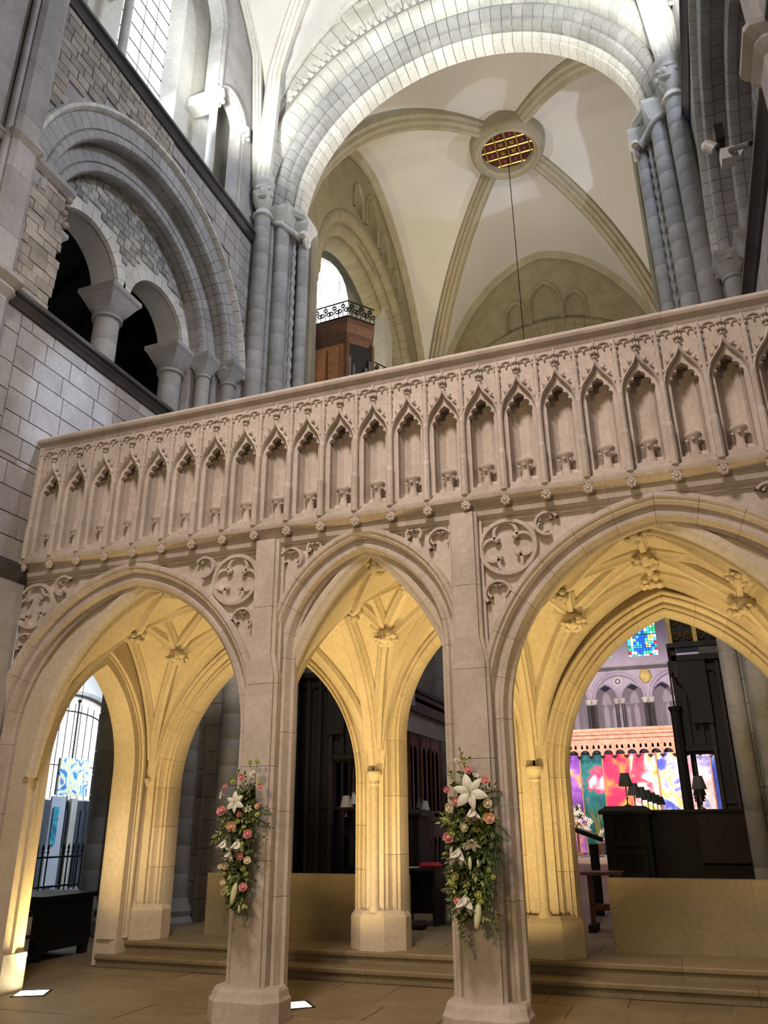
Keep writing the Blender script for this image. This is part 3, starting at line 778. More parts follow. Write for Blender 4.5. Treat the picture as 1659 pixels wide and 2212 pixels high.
order_blocks('voussoir', 'rib_stone', WE, YP, (XC+.06, ro-.42, zc, ro-.42), [(0, Y1+.8), (0, Y1+.3), (.42, Y1+.36), (.45, Y1+.8)], 20, 3)
for s in (-1, 1):
    q = [(XC+s*3.7, Y1), (XC+s*5.4, Y1), (XC+s*5.4, Y1+1.6), (XC+s*3.7, Y1+1.6)]
    z = .25
    while z < zc:
        obj('pier_course', MB().stack([(q, z+.005), (q, min(z+.6, zc)-.005)]), 'pier_stone', WE); z += .6
# north and south walls of the crossing
def cross_side(s):
    X0 = XN if s < 0 else XS
    fnx = lambda u, w, d: (X0+s*d, u, w)
    Wn = thing('wall_north' if s < 0 else 'wall_south', ('warm lit north wall of the crossing with moulded round arch and blind lancets' if s < 0 else 'south wall of the crossing behind the right pier'), 'wall', (X0, YM, 0), kind='structure')
    ro, zc = 4.25, 15.9
    loop = [(Y0-.3, zc-.5), (Y0-.3, 23.8), (Y1+.3, 23.8), (Y1+.3, zc-.5)]+[(YM+.15+ro*cos(pi*i/28), zc+ro*sin(pi*i/28)) for i in range(29)]
    ln = ((-1.25, .36, 20.85, 20.3), (0, .55, 21.1, 20.4), (1.25, .36, 20.85, 20.3), (2.4, .30, 20.2, 19.6))
    obj('wall_face', MB().plate(loop, [arch_pts(YM+.15+c, a, z, a*1.9, 0, 8, zb) for c, a, z, zb in ln], fnx, 0, .3), 'rib_stone', Wn)
    obj('lancet_back', MB().add([fnx(YM-2, 19.5, .2), fnx(YM+3.2, 19.5, .2), fnx(YM+3.2, 22.5, .2), fnx(YM-2, 22.5, .2)], [(0,1,2,3)]), 'rib_stone', Wn)
    for c, a, z, zb in ln:
        m = MB(); sweep_arch(m, (YM+.15+c, a+.12, z, a*1.9+.12), [(0, .02), (0, -.05), (.05, -.07), (.1, -.01), (.13, .02)], z0=zb, k=8, fn=fnx); obj('lancet_moulding', m, 'rib_stone', Wn, 40)
    for n0, d0, w in ((0, -.06, .40), (.34, .16, .40), (.68, .42, .36)):
        R = ro+.1-n0
        order_blocks('voussoir', 'rib_stone', Wn, fnx, (YM+.15, R, zc, R), [(0, d0+.5), (0, d0+.05), (.06, d0), (w*.55, d0), (w*.8, d0+.06), (w, d0+.2), (w, d0+.5)], 20, 3)
    for sg in (-1, 1):
        u = YM+.15+sg*(ro-.3)
        q = [fnx(u-sg*.7, 0, .5)[:2], fnx(u+sg*2.3, 0, -.05)[:2], fnx(u+sg*2.3, 0, 1.5)[:2], fnx(u-sg*.7, 0, 1.5)[:2]]
        obj('pier', MB().prism(q, .25, zc), 'pier_stone', Wn)
    return Wn
cross_side(-1); cross_side(1)
# transept beyond the north arch: pale wall and a bright arched window high up
TR = thing('wall_transept', 'pale yellow lit transept wall with bright arched window seen through the north arch', 'wall', (-12.5, 20, 0), kind='structure')
XT = -11.6
wl = [(17.0, 15.4)]+[(19.4-2.4*cos(pi*i/16), 20.3+2.4*sin(pi*i/16)) for i in range(17)]+[(21.8, 15.4)]
obj('far_wall', MB().plate([(9, 8), (30, 8), (30, 27), (9, 27)], [wl], lambda u, w, d: (XT-d, u, w), 0, .9), 'arch_stone', TR)
YW = 22.2
wh_ = [(-11.6, 12.0)]+[(-11.2+1.75*cos(pi-pi*i/16), 19.2+2.9*sin(pi*i/16)) for i in range(17) if -11.2+1.75*cos(pi-pi*i/16) > -11.6]+[(-9.45, 12.0)]
obj('end_wall', MB().plate([(XT-.6, 7), (XN-.3, 7), (XN-.3, 27), (XT-.6, 27)], [wh_], YP, YW, YW+.8), 'arch_stone', TR)
obj('transept_vault', MB().box(XT-.5, XN-.3, 12, 27, 25.4, 25.8), 'plaster', TR)
TW = thing('window_3', 'round headed white window glowing behind the organ case', 'window', (-10.5, YW+.7, 12), kind='structure')
for i in range(3):
    for j in range(8):
        u0, z0 = -11.7+i*.78, 12.0+j*1.3
        obj('pane', MB().box(u0+.02, u0+.76, YW+.7, YW+.73, z0+.02, z0+1.28), 'daylight_pane', TW)
# ================================================================ THE STONE SCREEN
XS0, XS1 = -7.41, 1.64
SC = thing('choir_screen', 'carved pinkish limestone screen of three pointed arches with niched parapet across the nave', 'screen', (-2.86, 7.2, 0))
A1 = (-5.79, 1.76, 2.5, 2.0); A2 = (-2.90, 1.07, 3.22, 1.36); A3 = (.03, 1.76, 2.5, 2.0)
loop = [(XS0, 4.52), (XS0, 2.5)]
for A in (A1, A2, A3):
    pts = arch_pts(*A, n=.03, k=14)
    if A is A2: pts = [(pts[0][0], 2.5)]+pts+[(pts[-1][0], 2.5)]
    loop += [p for p in pts if XS0 < p[0] < XS1]
loop += [(XS1, 2.5), (XS1, 4.52)]
obj('spandrel_wall', MB().plate(loop, [], YP, 7.29, 7.44), 'screen_stone', SC)
MOULD = [(0, 7.30), (0, 7.215), (.012, 7.20), (.05, 7.20), (.068, 7.225), (.088, 7.225), (.10, 7.245), (.13, 7.30), (.163, 7.305), (.182, 7.275), (.212, 7.278), (.225, 7.315), (.24, 7.36), (.27, 7.375), (.27, 7.45), (.18, 7.45)]
def leg(name, mat, parent, A, prof, z0, z1, cuts, sides=(-1, 1)):
    xm, a = A[0], A[1]
    for sd in sides:
        for i in range(cuts):
            za, zb = z0+(z1-z0)*i/cuts+.002, z0+(z1-z0)*(i+1)/cuts-.002
            rows = [[(xm+sd*(a-n), d, z) for n, d in prof] for z in (za, zb)]
            obj(name, MB().grid(rows, closed_v=True, cap=True), mat, parent, 40)
for A, ns in ((A1, 7), (A2, 6), (A3, 7)):
    order_blocks('arch_block', 'screen_stone', SC, YP, A, MOULD, ns, 4, gap=.0012)
    leg('jamb_block', 'screen_stone', SC, A, MOULD, .25, A[2], 4 if A is A2 else 3)
# pilasters on the front of the piers, and moulded bases
for i, xp in enumerate((-3.975, -1.785)):
    q = lambda h, y: [(xp-h-.03, 7.32), (xp-h-.03, y+.05), (xp-h, y+.03), (xp-h, y), (xp+h, y), (xp+h, y+.03), (xp+h+.03, y+.05), (xp+h+.03, 7.32)]
    zs = [.25, 1.30, 2.15, 2.95, 3.75, 4.50]
    for a, b in zip(zs, zs[1:]):
        h, y_ = (.112, 7.125) if a > 2.2 else (.150, 7.145)
        st_ = [(q(.150, 7.145), a+.002), (q(.150, 7.145), 3.02), (q(.112, 7.125), 3.25), (q(h, y_), b-.002)] if a == 2.95 else [(q(h, y_), a+.002), (q(h, y_), b-.002)]
        obj('pilaster_block', MB().stack(st_), 'screen_stone', SC)
    obj('pier_core', MB().box(xp-.17, xp+.17, 7.28, 7.44, .2, 3.4), 'screen_stone', SC)
    oc = lambda h, y0, y1, c: [(xp-h+c, y0), (xp+h-c, y0), (xp+h, y0+c), (xp+h, y1-c), (xp+h-c, y1), (xp-h+c, y1), (xp-h, y1-c), (xp-h, y0+c)]
    obj('pier_base', MB().stack([(oc(.355, 7.02, 7.50, .12), 0), (oc(.355, 7.02, 7.50, .12), .17), (oc(.34, 7.04, 7.49, .12), .20), (oc(.33, 7.06, 7.48, .12), .245), (oc(.315, 7.085, 7.47, .12), .27)]), 'screen_stone', SC)
# string course under the parapet
prof = [(7.32, 4.44), (7.23, 4.44), (7.20, 4.47), (7.19, 4.51), (7.205, 4.53), (7.20, 4.55), (7.13, 4.60), (7.10, 4.61), (7.085, 4.64), (7.085, 4.668), (7.32, 4.668)]
nst = 9
for i in range(nst):
    xa, xb = XS0+(XS1-XS0)*i/nst+.001, XS0+(XS1-XS0)*(i+1)/nst-.001
    obj('string_block', MB().grid([[(xa, y, z) for y, z in prof], [(xb, y, z) for y, z in prof]], closed_v=True, cap=True), 'screen_stone', SC, 30)
m = MB()
random.seed(2)
for j in range(7):
    a = 2*pi*j/7; m.ball((.042*cos(a), -.02, .042*sin(a)), .026, 6, 4, sy=1.1)
m.ball((0, -.035, 0), .026, 6, 4)
flm = mesh('carved_fleuron', m, 'screen_stone', 50)
# ---- parapet niches
PZ, PY, PD = 4.668, 7.15, .3985
NX0 = -7.11
def cusped(hw=.126, z0=.10, zs=.86, za=1.085):
    """half outline of the niche opening with cusps, right side from bottom to apex"""
    pts = [(hw, z0), (hw, zs)]
    base = [(hw*cos(t)**1.0 if 0 else hw*(1-s_**1.7), zs+(za-zs)*s_) for s_, t in [(i/3, 0) for i in range(4)]]
    for i in range(3):
        (xa, za_), (xb, zb_) = base[i], base[i+1]
        mx, mz = (xa+xb)/2, (za_+zb_)/2; dx, dz = xb-xa, zb_-za_; L = hypot(dx, dz); nx_, nz_ = dz/L, -dx/L
        for f in (.2, .5, .8):
            b = .020*sin(pi*f)
            pts.append((xa+dx*f+nx_*b, za_+dz*f+nz_*b))
        if i < 2: pts.append((xb-nx_*.012, zb_-nz_*.012))
    pts.append((0, za+.012))
    return pts
rt = cusped()
opening = rt+[(-x, z) for x, z in rt[-2::-1]]
HWN = PD/2
m = MB().plate([(-HWN, 0), (HWN, 0), (HWN, 1.50), (-HWN, 1.50)], [opening], lambda u, w, d: (u, d, w), .020, .085)
# splayed jamb reveal in front of the cusped plate
jam = [(.178, .04), (.178, .82), (.166, .94), (.125, 1.06), (.06, 1.145), (0, 1.22)]
jin = [(.142, .09), (.142, .84), (.132, .95), (.10, 1.05), (.048, 1.115), (0, 1.15)]
fullj = lambda p: p+[(-x, z) for x, z in p[-2::-1]]
m.plate([(-HWN, 0), (HWN, 0), (HWN, 1.50), (-HWN, 1.50)], [fullj(jam)], lambda u, w, d: (u, d, w), 0, .005)
m.grid([[(x, .0, z) for x, z in fullj(jam)], [(x, .020, z) for x, z in fullj(jin)]])
# recess
rc = [(-.125, .085), (-.105, .17), (-.05, .225), (.05, .225), (.105, .17), (.125, .085)]
m.grid([[(x, y, .04) for x, y in rc], [(x, y, 1.14) for x, y in rc]])
m.add([(x, y, 1.14) for x, y in rc], [tuple(range(6))])
m.add([(-.13, .045, .085), (.13, .045, .085), (.05, .225, .235), (-.05, .225, .235), (.125, .085, .085), (-.125, .085, .085), (.105, .17, .19), (-.105, .17, .19)], [(0,1,2,3), (1,6,2), (0,3,7)])
niche_me = mesh('niche', m, 'screen_stone')
m = MB().lathe([(.042, .12), (.046, .17), (.034, .20), (.034, .26), (.045, .295), (.068, .325), (.072, .335), (.072, .352), (.064, .358), (.060, .366), (.001, .367)], (0, .125, 0), 10, cap=False)
for a in range(5): m.ball((.052*cos(a*1.25+3.4), .125+.052*sin(a*1.25+3.4), .29), .018, 5, 3)
ped_me = mesh('pedestal', m, 'screen_stone', 45)
m = MB(); hp = [(.187, .74), (.186, .83), (.175, .92), (.145, 1.01), (.095, 1.085), (.046, 1.15), (.016, 1.215), (0, 1.28)]
pr_ = [(-.017, .01), (-.017, -.03), (-.006, -.048), (.008, -.04), (.017, -.02), (.017, .01)]
for sg in (-1, 1):
    rows = []
    for i in range(len(hp)):
        a = hp[max(i-1, 0)]; b = hp[min(i+1, len(hp)-1)]; dx, dz = b[0]-a[0], b[1]-a[1]; L = hypot(dx, dz); nx_, nz_ = dz/L, -dx/L
        rows.append([(sg*(hp[i][0]+nx_*u), d, hp[i][1]+nz_*u) for u, d in pr_])
    m.grid(rows, closed_v=True, cap=True)
    for x, z in ((.155, .985), (.105, 1.085), (.058, 1.165)):
        m.ball((sg*(x+.012), -.03, z+.012), .021, 6, 4); m.ball((sg*(x+.028), -.035, z+.024), .013, 5, 3)
m.sweep([(0, -.02, 1.27), (0, -.02, 1.50)], [(-.010, -.012), (.010, -.012), (.010, .02), (-.010, .02)], up=(0, 1, 0))
for z, r in ((1.30, .022), (1.355, .034), (1.43, .030)):
    for sg in (-1, 1): m.ball((sg*r*.8, -.03, z), r*.62, 6, 4)
    m.ball((0, -.045, z), r*.6, 6, 4)
hood_me = mesh('ogee_hood', m, 'screen_stone', 45)
m = MB()
bt = lambda h, y: [(-h, .02), (-h, y+h*.6), (-h*.4, y), (h*.4, y), (h, y+h*.6), (h, .02)]
m.stack([(bt(.034, -.09), 0), (bt(.034, -.09), .40), (bt(.028, -.068), .45), (bt(.028, -.068), .84), (bt(.023, -.05), .89), (bt(.023, -.05), 1.30), (bt(.005, -.025), 1.50)])
for z in (1.22, 1.32, 1.42):
    for sg in (-1, 1): m.ball((sg*.022, -.035, z), .012, 5, 3)
but_me = mesh('buttress', m, 'screen_stone')
m = MB()
for c in (-.10, .10):
    for r, z in ((.075, 1.395),):
        pts = [(c+r*cos(pi*i/8), -.012, z+r*sin(pi*i/8)) for i in range(9)]
        m.tube(pts, .011, 5)
        for sg in (-1, 1):
            pts = [(c+sg*(.036+.036*cos(a)), -.012, z+.004+.030*sin(a)) for a in [pi*i/6 for i in range(7)]]
            m.tube(pts, .008, 4)
            m.ball((c+sg*.075, -.02, z-.012), .017, 5, 3)
        m.ball((c, -.02, z-.002), .012, 5, 3)
trc_me = mesh('cresting_tracery', m, 'screen_stone')
nn = 0
while NX0+PD*nn-HWN < XS1-.1:
    x = NX0+PD*nn
    nb = inst('niche', niche_me, (x, PY, PZ), SC)
    if not (nn == 14 and 0):
        inst('pedestal', ped_me, (x, PY-.02, PZ-.02), nb, scale=(1.15, 1.1, 1.06))
    inst('ogee_hood', hood_me, (x, PY, PZ), nb); inst('buttress', but_me, (x-HWN, PY, PZ), nb); inst('cresting_tracery', trc_me, (x, PY, PZ), nb)
    inst('carved_fleuron', flm, (x-HWN, 7.125, 4.56), SC, scale=(.8, .8, .8))
    nn += 1
print('niches', nn)
prof = [(7.45, 6.168), (7.15, 6.168), (7.13, 6.19), (7.12, 6.22), (7.07, 6.245), (7.055, 6.27), (7.055, 6.285), (7.085, 6.30), (7.085, 6.315), (7.10, 6.333), (7.45, 6.333)]
for i in range(7):
    xa, xb = XS0-.02+(XS1-XS0+.02)*i/7+.001, XS0-.02+(XS1-XS0+.02)*(i+1)/7-.001
    obj('coping_stone', MB().grid([[(xa, y, z) for y, z in prof], [(xb, y, z) for y, z in prof]], closed_v=True, cap=True), 'screen_stone', SC, 30)
obj('parapet_core', MB().box(XS0, XS1, 7.395, 7.45, 4.6, 6.25), 'screen_stone', SC)
obj('parapet_end', MB().box(XS0-.03, NX0-HWN+.01, 7.12, 7.45, 4.668, 6.2), 'screen_stone', SC)
obj('loft_floor', MB().box(XS0, XS1, 7.3, 9.98, 4.70, 4.86), 'screen_stone', SC)
# ---- spandrel tracery
def in_arch(x, z, g=.0):
    for xm, a, zs, R in (A1, A2, A3):
        dx = abs(x-xm)
        if (dx < a+g) if z < zs else (hypot(dx-(a-R), z-zs) < R+g): return True
    if z > 4.43 or x < XS0+.02 or x > XS1: return True
    for p in (-3.975, -1.785):
        if abs(x-p) < .145: return True
    return False
def ring(mb, cx, cz, r, y=7.285, w=.030, h=.075, n=28, a0=0, a1=2*pi):
    """ridged moulding along a circular arc on the spandrel face, stopped where the arch or border cuts it"""
    rows = []; full = abs(a1-a0-2*pi) < 1e-6; runs = []
    for i in range(n+1):
        a = a0+(a1-a0)*i/n
        if in_arch(cx+r*cos(a), cz+r*sin(a)):
            if len(rows) > 1: runs.append(rows)
            rows = []; continue
        rows.append([(cx+(r+o)*cos(a), yy, cz+(r+o)*sin(a)) for o, yy in ((-w, 7.295), (-w*.5, y-.03), (w*.5, y-.03), (w, 7.295))])
    if len(rows) > 1: runs.append(rows)
    for q in runs: mb.grid(q)
    return mb
def quatrefoil(cx, cz, r, rot=pi/4*0):
    q = obj('quatrefoil', ring(MB(), cx, cz, r, 7.255, .036), 'screen_stone', SC, 30)
    for k in range(4):
        a = rot+k*pi/2; rr = r*.42; d = r*.54
        m = MB(); ring(m, cx+d*cos(a), cz+d*sin(a), rr, 7.27, .030, n=18, a0=a-2.15, a1=a+2.15)
        for sg in (-1, 1):
            bx_, bz_ = cx+d*cos(a)+rr*cos(a+sg*2.15), cz+d*sin(a)+rr*sin(a+sg*2.15)
            if not in_arch(bx_, bz_): m.ball((bx_, 7.245, bz_), .028, 6, 4)
        if m.v:
            fo = obj('foil', m, 'screen_stone', q, 30)
    for k in range(4):
        a = rot+pi/4+k*pi/2; m = MB(); d = r*.80
        if in_arch(cx+r*.9*cos(a), cz+r*.9*sin(a), .04): continue
        m.add([(cx+d*cos(a)-.0, 7.295, cz+d*sin(a)), (cx+(r-.02)*cos(a-.36), 7.295, cz+(r-.02)*sin(a-.36)), (cx+(r-.01)*cos(a), 7.295, cz+(r-.01)*sin(a)), (cx+(r-.02)*cos(a+.36), 7.295, cz+(r-.02)*sin(a+.36)), (cx+r*.9*cos(a), 7.245, cz+r*.9*sin(a))], [(0,1,4), (1,2,4), (2,3,4), (3,0,4)])
        obj('cusp', m, 'screen_stone', q)
def mouchette(cx, cz, r, ang, nm='mouchette'):
    m = MB(); ring(m, cx, cz, r, 7.245, .024, n=18, a0=ang-2.2, a1=ang+2.2)
    ring(m, cx+r*.42*cos(ang+.9), cz+r*.42*sin(ang+.9), r*.48, 7.265, .018, n=14, a0=ang-1.0, a1=ang+2.8)
    ring(m, cx+r*.42*cos(ang-.9), cz+r*.42*sin(ang-.9), r*.48, 7.265, .018, n=14, a0=ang-2.8, a1=ang+1.0)
    if m.v: obj(nm, m, 'screen_stone', SC, 30)
xm2 = -2.88
for sg in (-1, 1):
    cx = xm2+sg*1.515
    quatrefoil(cx, 4.125, .272, .12*sg)
    mouchette(cx-sg*.12, 3.66, .125, pi/2); mouchette(cx+sg*.40, 4.31, .115, pi/2+sg*1.2)
    # far spandrels beside the walls
    cx = xm2+sg*(1.515+2.77); quatrefoil(cx, 4.10, .265, -.1*sg); mouchette(cx-sg*.40, 4.31, .115, pi/2-sg*1.2); mouchette(cx+sg*.06, 3.64, .12, pi/2)
    # narrow spandrels of the middle arch
    cx = xm2+sg*.82; mouchette(cx+sg*.02, 4.27, .13, pi/2); mouchette(xm2+sg*.56, 4.37, .08, pi/2)
# panel borders
for xa, xb in ((XS0, -4.11), (-3.84, -1.92), (-1.65, XS1)):
    obj('panel_border', MB().box(xa, xb, 7.255, 7.33, 4.41, 4.46), 'screen_stone', SC)
for x in (-4.125, -3.825, -1.935, -1.635):
    obj('panel_border', MB().box(x-.022, x+.022, 7.24, 7.33, 3.0, 4.46), 'screen_stone', SC)
# ---- rear arcade
YB = 9.62
R1 = (-5.33, 1.61, 2.1, 2.2); R2 = (-2.69, .91, 2.6, 1.95); R3 = (-.02, 1.55, 2.1, 2.17)
RM = [(0, 9.80), (0, 9.62), (.018, 9.612), (.04, 9.62), (.05, 9.645), (.065, 9.645), (.075, 9.625), (.095, 9.63), (.105, 9.665), (.125, 9.70), (.145, 9.70), (.155, 9.672), (.18, 9.675), (.188, 9.705), (.20, 9.705), (.208, 9.685), (.228, 9.69), (.238, 9.74), (.25, 9.76), (.25, 9.95), (.10, 10.0), (0, 10.0)]
loop = [(XS0, 4.72), (XS0, 2.1)]
for A in (R1, R2, R3):
    pts = arch_pts(*A, n=.03, k=12)
    if A is R2: pts = [(pts[0][0], 2.1)]+pts+[(pts[-1][0], 2.1)]
    loop += pts
loop += [(XS1, 2.1), (XS1, 4.72)]
obj('rear_spandrel_wall', MB().plate(loop, [], YP, 9.70, 9.98), 'vault_stone', SC)
for A, ns in ((R1, 7), (R2, 6), (R3, 7)):
    order_blocks('rear_arch_block', 'vault_stone', SC, YP, A, RM, ns, 4, gap=.0012)
    leg('rear_jamb_block', 'vault_stone', SC, A, RM, .62, A[2], 3)
for xp, hw in ((-3.66, .31), (-1.675, .35), (-7.05, .36), (1.6, .34)):
    obj('rear_pier_core', MB().box(xp-hw+.2, xp+hw-.2, 9.60, 9.96, .5, 3.3), 'vault_stone', SC)
    # slender front shaft with its little capital
    obj('slender_shaft', MB().lathe([(.075, .0), (.075, .03), (.052, .07), (.052, 1.44)], (xp, 9.585, .66), 12), 'vault_stone', SC, 50)
    obj('small_capital', MB().lathe([(.052, -.02), (.062, 0), (.056, .02), (.066, .06), (.098, .10), (.102, .115), (.102, .14), (.085, .15), (.001, .151)], (xp, 9.585, 2.08), 12, cap=False), 'vault_stone', SC, 40)
    oc = lambda h, y0, y1, c: [(xp-h+c, y0), (xp+h-c, y0), (xp+h, y0+c), (xp+h, y1-c), (xp+h-c, y1), (xp-h+c, y1), (xp-h, y1-c), (xp-h, y0+c)]
    h0 = hw+.035
    obj('rear_pier_base', MB().stack([(oc(h0, 9.50, 10.10, .20), .262), (oc(h0, 9.50, 10.10, .20), .61), (oc(h0-.02, 9.52, 10.08, .19), .645), (oc(h0-.05, 9.55, 10.05, .18), .68)]), 'vault_stone', SC)
# ---- side arch towards the aisle at the left end (opening in a wall facing right)
fx = lambda u, w, d: (d, u, w)
sa = (8.51, .79, 2.28, 1.50)
def side_end(xf, xb):
    hole = [(sa[0]-sa[1], .0)]+arch_pts(*sa, n=0, k=12)+[(sa[0]+sa[1], .0)]
    loop = [(7.42, 4.7), (7.42, 0)]+hole+[(9.9, 0), (9.9, 4.7)]
    obj('side_wall', MB().plate(loop, [], fx, xf, xb), 'vault_stone', SC)
    d = -1 if xb < xf else 1
    SM = [(0, .05), (0, -.035), (.04, -.035), (.06, -.01), (.09, -.01), (.12, .04), (.15, .04), (.17, .01), (.20, .01), (.22, .07), (.24, .10), (.24, .28)]
    m = MB(); sweep_arch(m, (sa[0], sa[1]+.2, sa[2], sa[3]+.2), [(n_, xf+d*q_) for n_, q_ in SM], z0=.3, fn=fx, k=12, closed=False); obj('side_arch_moulding', m, 'vault_stone', SC, 40)
side_end(-7.02, -7.36); side_end(1.36, 1.7)
obj('side_plinth', MB().prism([(-7.36, 7.40), (-6.98, 7.40), (-6.98, 7.74), (-7.36, 7.74)], 0, .36), 'vault_stone', SC)
# ---- tierceron vaults of the three bays
SRIB = [(-.066, .05), (-.066, -.012), (-.038, -.04), (-.026, -.078), (.026, -.078), (.038, -.04), (.066, -.012), (.066, .05)]
bm_ = MB(); rnd = random.Random(8)
bm_.ball((0, 0, -.02), .085, 10, 6, sz=.8)
for i in range(26):
    a = rnd.uniform(0, 2*pi); e = rnd.uniform(-.2, 1.3); r = .095
    bm_.ball((r*cos(e)*cos(a), r*cos(e)*sin(a), -.02-r*.8*sin(e)), rnd.uniform(.022, .04), 5, 4, sz=rnd.uniform(.6, 1.1))
boss_me = mesh('carved_boss', bm_, 'vault_stone', 50)
def bay(fl_, fr_, rl_, rr_, zs, zr):
    """one vault bay: front corners fl_, fr_, rear corners rl_, rr_ (the rear piers stand a little aside)"""
    ya, yb = 7.435, 9.625; ym, hy = (ya+yb)/2, (yb-ya)/2; hx = (fr_-fl_+rr_-rl_)/4
    F = pointed(0, hx, zs, zr-zs); G = pointed(0, hy, zs, zr-zs)
    def S3(u, v):
        s_ = (v+1)/2; l = fl_+(rl_-fl_)*s_; r = fr_+(rr_-fr_)*s_
        return (l+(r-l)*(u+1)/2, ym+hy*v, max(F(u*hx), G(v*hy)))
    n = 30
    obj('vault_web', MB().grid([[S3(-1+2*i/n, -1+2*k/n) for k in range(n+1)] for i in range(n+1)]), 'vault_stone', SC, 60)
    for v in (-1, 1):
        us = [-1+2*i/n for i in range(n+1)]; pf = [(S3(u, v)[0], S3(u, v)[1]+.004*v, F(u*hx)) for u in us]
        obj('wall_rib_web', MB().grid([[(x, y, z-.03) for x, y, z in pf], [(x, y, 4.72) for x, y, z in pf]]), 'vault_stone', SC)
        obj('wall_rib', MB().sweep([(x, y, z-.01) for x, y, z in pf], SRIB), 'vault_stone', SC, 40)
    nodes = dict(O=(0, 0), F=(0, -.80), B=(0, .80), a=(-.57, -.38), b=(-.57, .46), c=(.57, -.38), d=(.57, .46), A=(-.985, -.985), Bk=(-.985, .985), C=(.985, -.985), D=(.985, .985), e=(-.98, 0), h=(.98, 0), F0=(0, -.99), B0=(0, .99))
    ed = [('O', 'F'), ('O', 'B'), ('F', 'F0'), ('B', 'B0'), ('O', 'a'), ('O', 'b'), ('O', 'c'), ('O', 'd'), ('a', 'b'), ('c', 'd'), ('F', 'a'), ('F', 'c'), ('B', 'b'), ('B', 'd'), ('A', 'a'), ('A', 'F'), ('Bk', 'b'), ('Bk', 'B'), ('C', 'c'), ('C', 'F'), ('D', 'd'), ('D', 'B'), ('a', 'e'), ('b', 'e'), ('c', 'h'), ('d', 'h'), ('A', 'e'), ('Bk', 'e'), ('C', 'h'), ('D', 'h')]
    for p, q in ed:
        (xa, ya_), (xb, yb_) = nodes[p], nodes[q]
        pts = []
        for i in range(13):
            t = i/12; c = S3(xa+(xb-xa)*t, ya_+(yb_-ya_)*t); pts.append((c[0], c[1], c[2]-.012))
        obj('vault_rib', MB().sweep(pts, SRIB), 'vault_stone', SC, 40)
    for i, k in enumerate('OFBabcd'):
        x, y, z = S3(*nodes[k])
        inst('carved_boss', boss_me, (x, y, z-.07), SC, rotz=i*1.3, scale=(1.4, 1.4, 1.4) if k != 'O' else (1.5,)*3)
bay(-7.02, -3.99, -7.0, -3.69, 2.15, 4.36); bay(-3.96, -1.80, -3.63, -1.70, 2.2, 4.36); bay(-1.77, 1.42, -1.65, 1.45, 2.15, 4.36)
g_ = pointed(8.53, 1.095, 2.15, 2.21)
for xa, xb in ((-3.975, -3.66), (-1.785, -1.675)):
    pts = [(xa+(xb-xa)*i/24, 7.44+2.18*i/24, g_(7.44+2.18*i/24)-.01) for i in range(25)]
    obj('transverse_rib', MB().sweep(pts, [(-.08, .12), (-.08, -.03), (-.045, -.06), (-.03, -.10), (.03, -.10), (.045, -.06), (.08, -.03), (.08, .12)]), 'vault_stone', SC, 40)
# low stone walls behind the rear arcade
for nm, xa, xb, lab in (('w', -6.35, -3.5, 'low plain stone wall behind the middle rear pier, left of the gap'), ('w', -1.05, 2.0, 'low plain stone wall across the right hand arch before the dark desk')):
    lw = thing('low_wall', lab, 'wall', ((xa+xb)/2, 10.35, .27), group='low stone walls behind the screen')
    n = 4; 
    for i in range(n):
        a, b = xa+(xb-xa)*i/n, xa+(xb-xa)*(i+1)/n
        obj('wall_slab', MB().box(a+.0008, b-.0008, 10.25, 10.45, .27, 1.02), 'low_wall_stone', lw)
# recessed floor lights at the foot of the piers
def up_light(x, y, rot, lab, power):
    t = thing('floor_light', lab, 'light', (x, y, 0), group='floor lights of the screen')
    M = Matrix.Translation((x, y, 0)) @ Matrix.Rotation(rot, 4, 'Z')
    obj('housing', MB().box(-.17, .17, -.17, .17, -.045, -.011).xf(M), 'black_plastic', t)
    fr = MB().plate([(-.17, -.17), (.17, -.17), (.17, .17), (-.17, .17)], [[(-.145, -.145), (.145, -.145), (.145, .145), (-.145, .145)]], lambda u, w, d: (u, w, d), .008, -.02).xf(M)
    obj('rim', fr, 'iron', t)
    obj('lens', MB().box(-.14, .14, -.14, .14, -.012, .005).xf(M), 'warm_lens', t)
    l = area('floor_light_beam', (x, y, .03), (x+(-2.86-x)*.10, y+1.75, 4), .22, power, WARM, spread=106)
    return t
up_light(-6.74, 7.62, .5, 'bright square floor light at the foot of the left end wall', 44)
up_light(-3.86, 7.93, .7, 'bright square floor light on the floor beside the left flowered pier', 48)
up_light(-1.86, 7.93, .7, 'square floor light behind the right flowered pier', 48)
up_light(1.02, 7.62, .5, 'square floor light at the foot of the right end wall', 44)
# ================================================================ BEYOND THE SCREEN
# ---- outer shell of the choir and the aisle so that the far parts stand in a building
AW = thing('wall_aisle', 'white aisle and transept walls beyond the left side arch', 'wall', (-14.3, 16, 0), kind='structure')
tag(obj('floor_aisle', MB().box(-16, -13, 3, 27, -.3, -.012).box(-13, -7.26, 9.22, 27, -.3, -.012), 'floor_stone', loc=(-10, 15, -.012)), 'dark stone floor of the aisle left of the screen', 'floor', kind='structure')
hole = [(15.0, 2.24)]+[(16.1+1.15*cos(pi-pi*i/12), 4.18+.42*sin(pi*i/12)) for i in range(13)]+[(17.25, 2.24)]
obj('white_wall', MB().plate([(9, 0), (22, 0), (22, 9), (9, 9)], [hole], lambda u, w, d: (d, u, w), -14.0, -14.3), 'plaster', AW)
obj('hood_band', MB().sweep([(-13.97, 16.1+1.3*cos(pi-pi*i/14), 4.24+.50*sin(pi*i/14)) for i in range(15)], [(-.02, -.07), (.06, -.07), (.06, .07), (-.02, .07)], up=(1, 0, 0)), 'pier_stone', AW)
obj('aisle_end_wall', MB().box(-14.3, -9.0, 22, 22.3, 0, 8.2), 'plaster', AW)
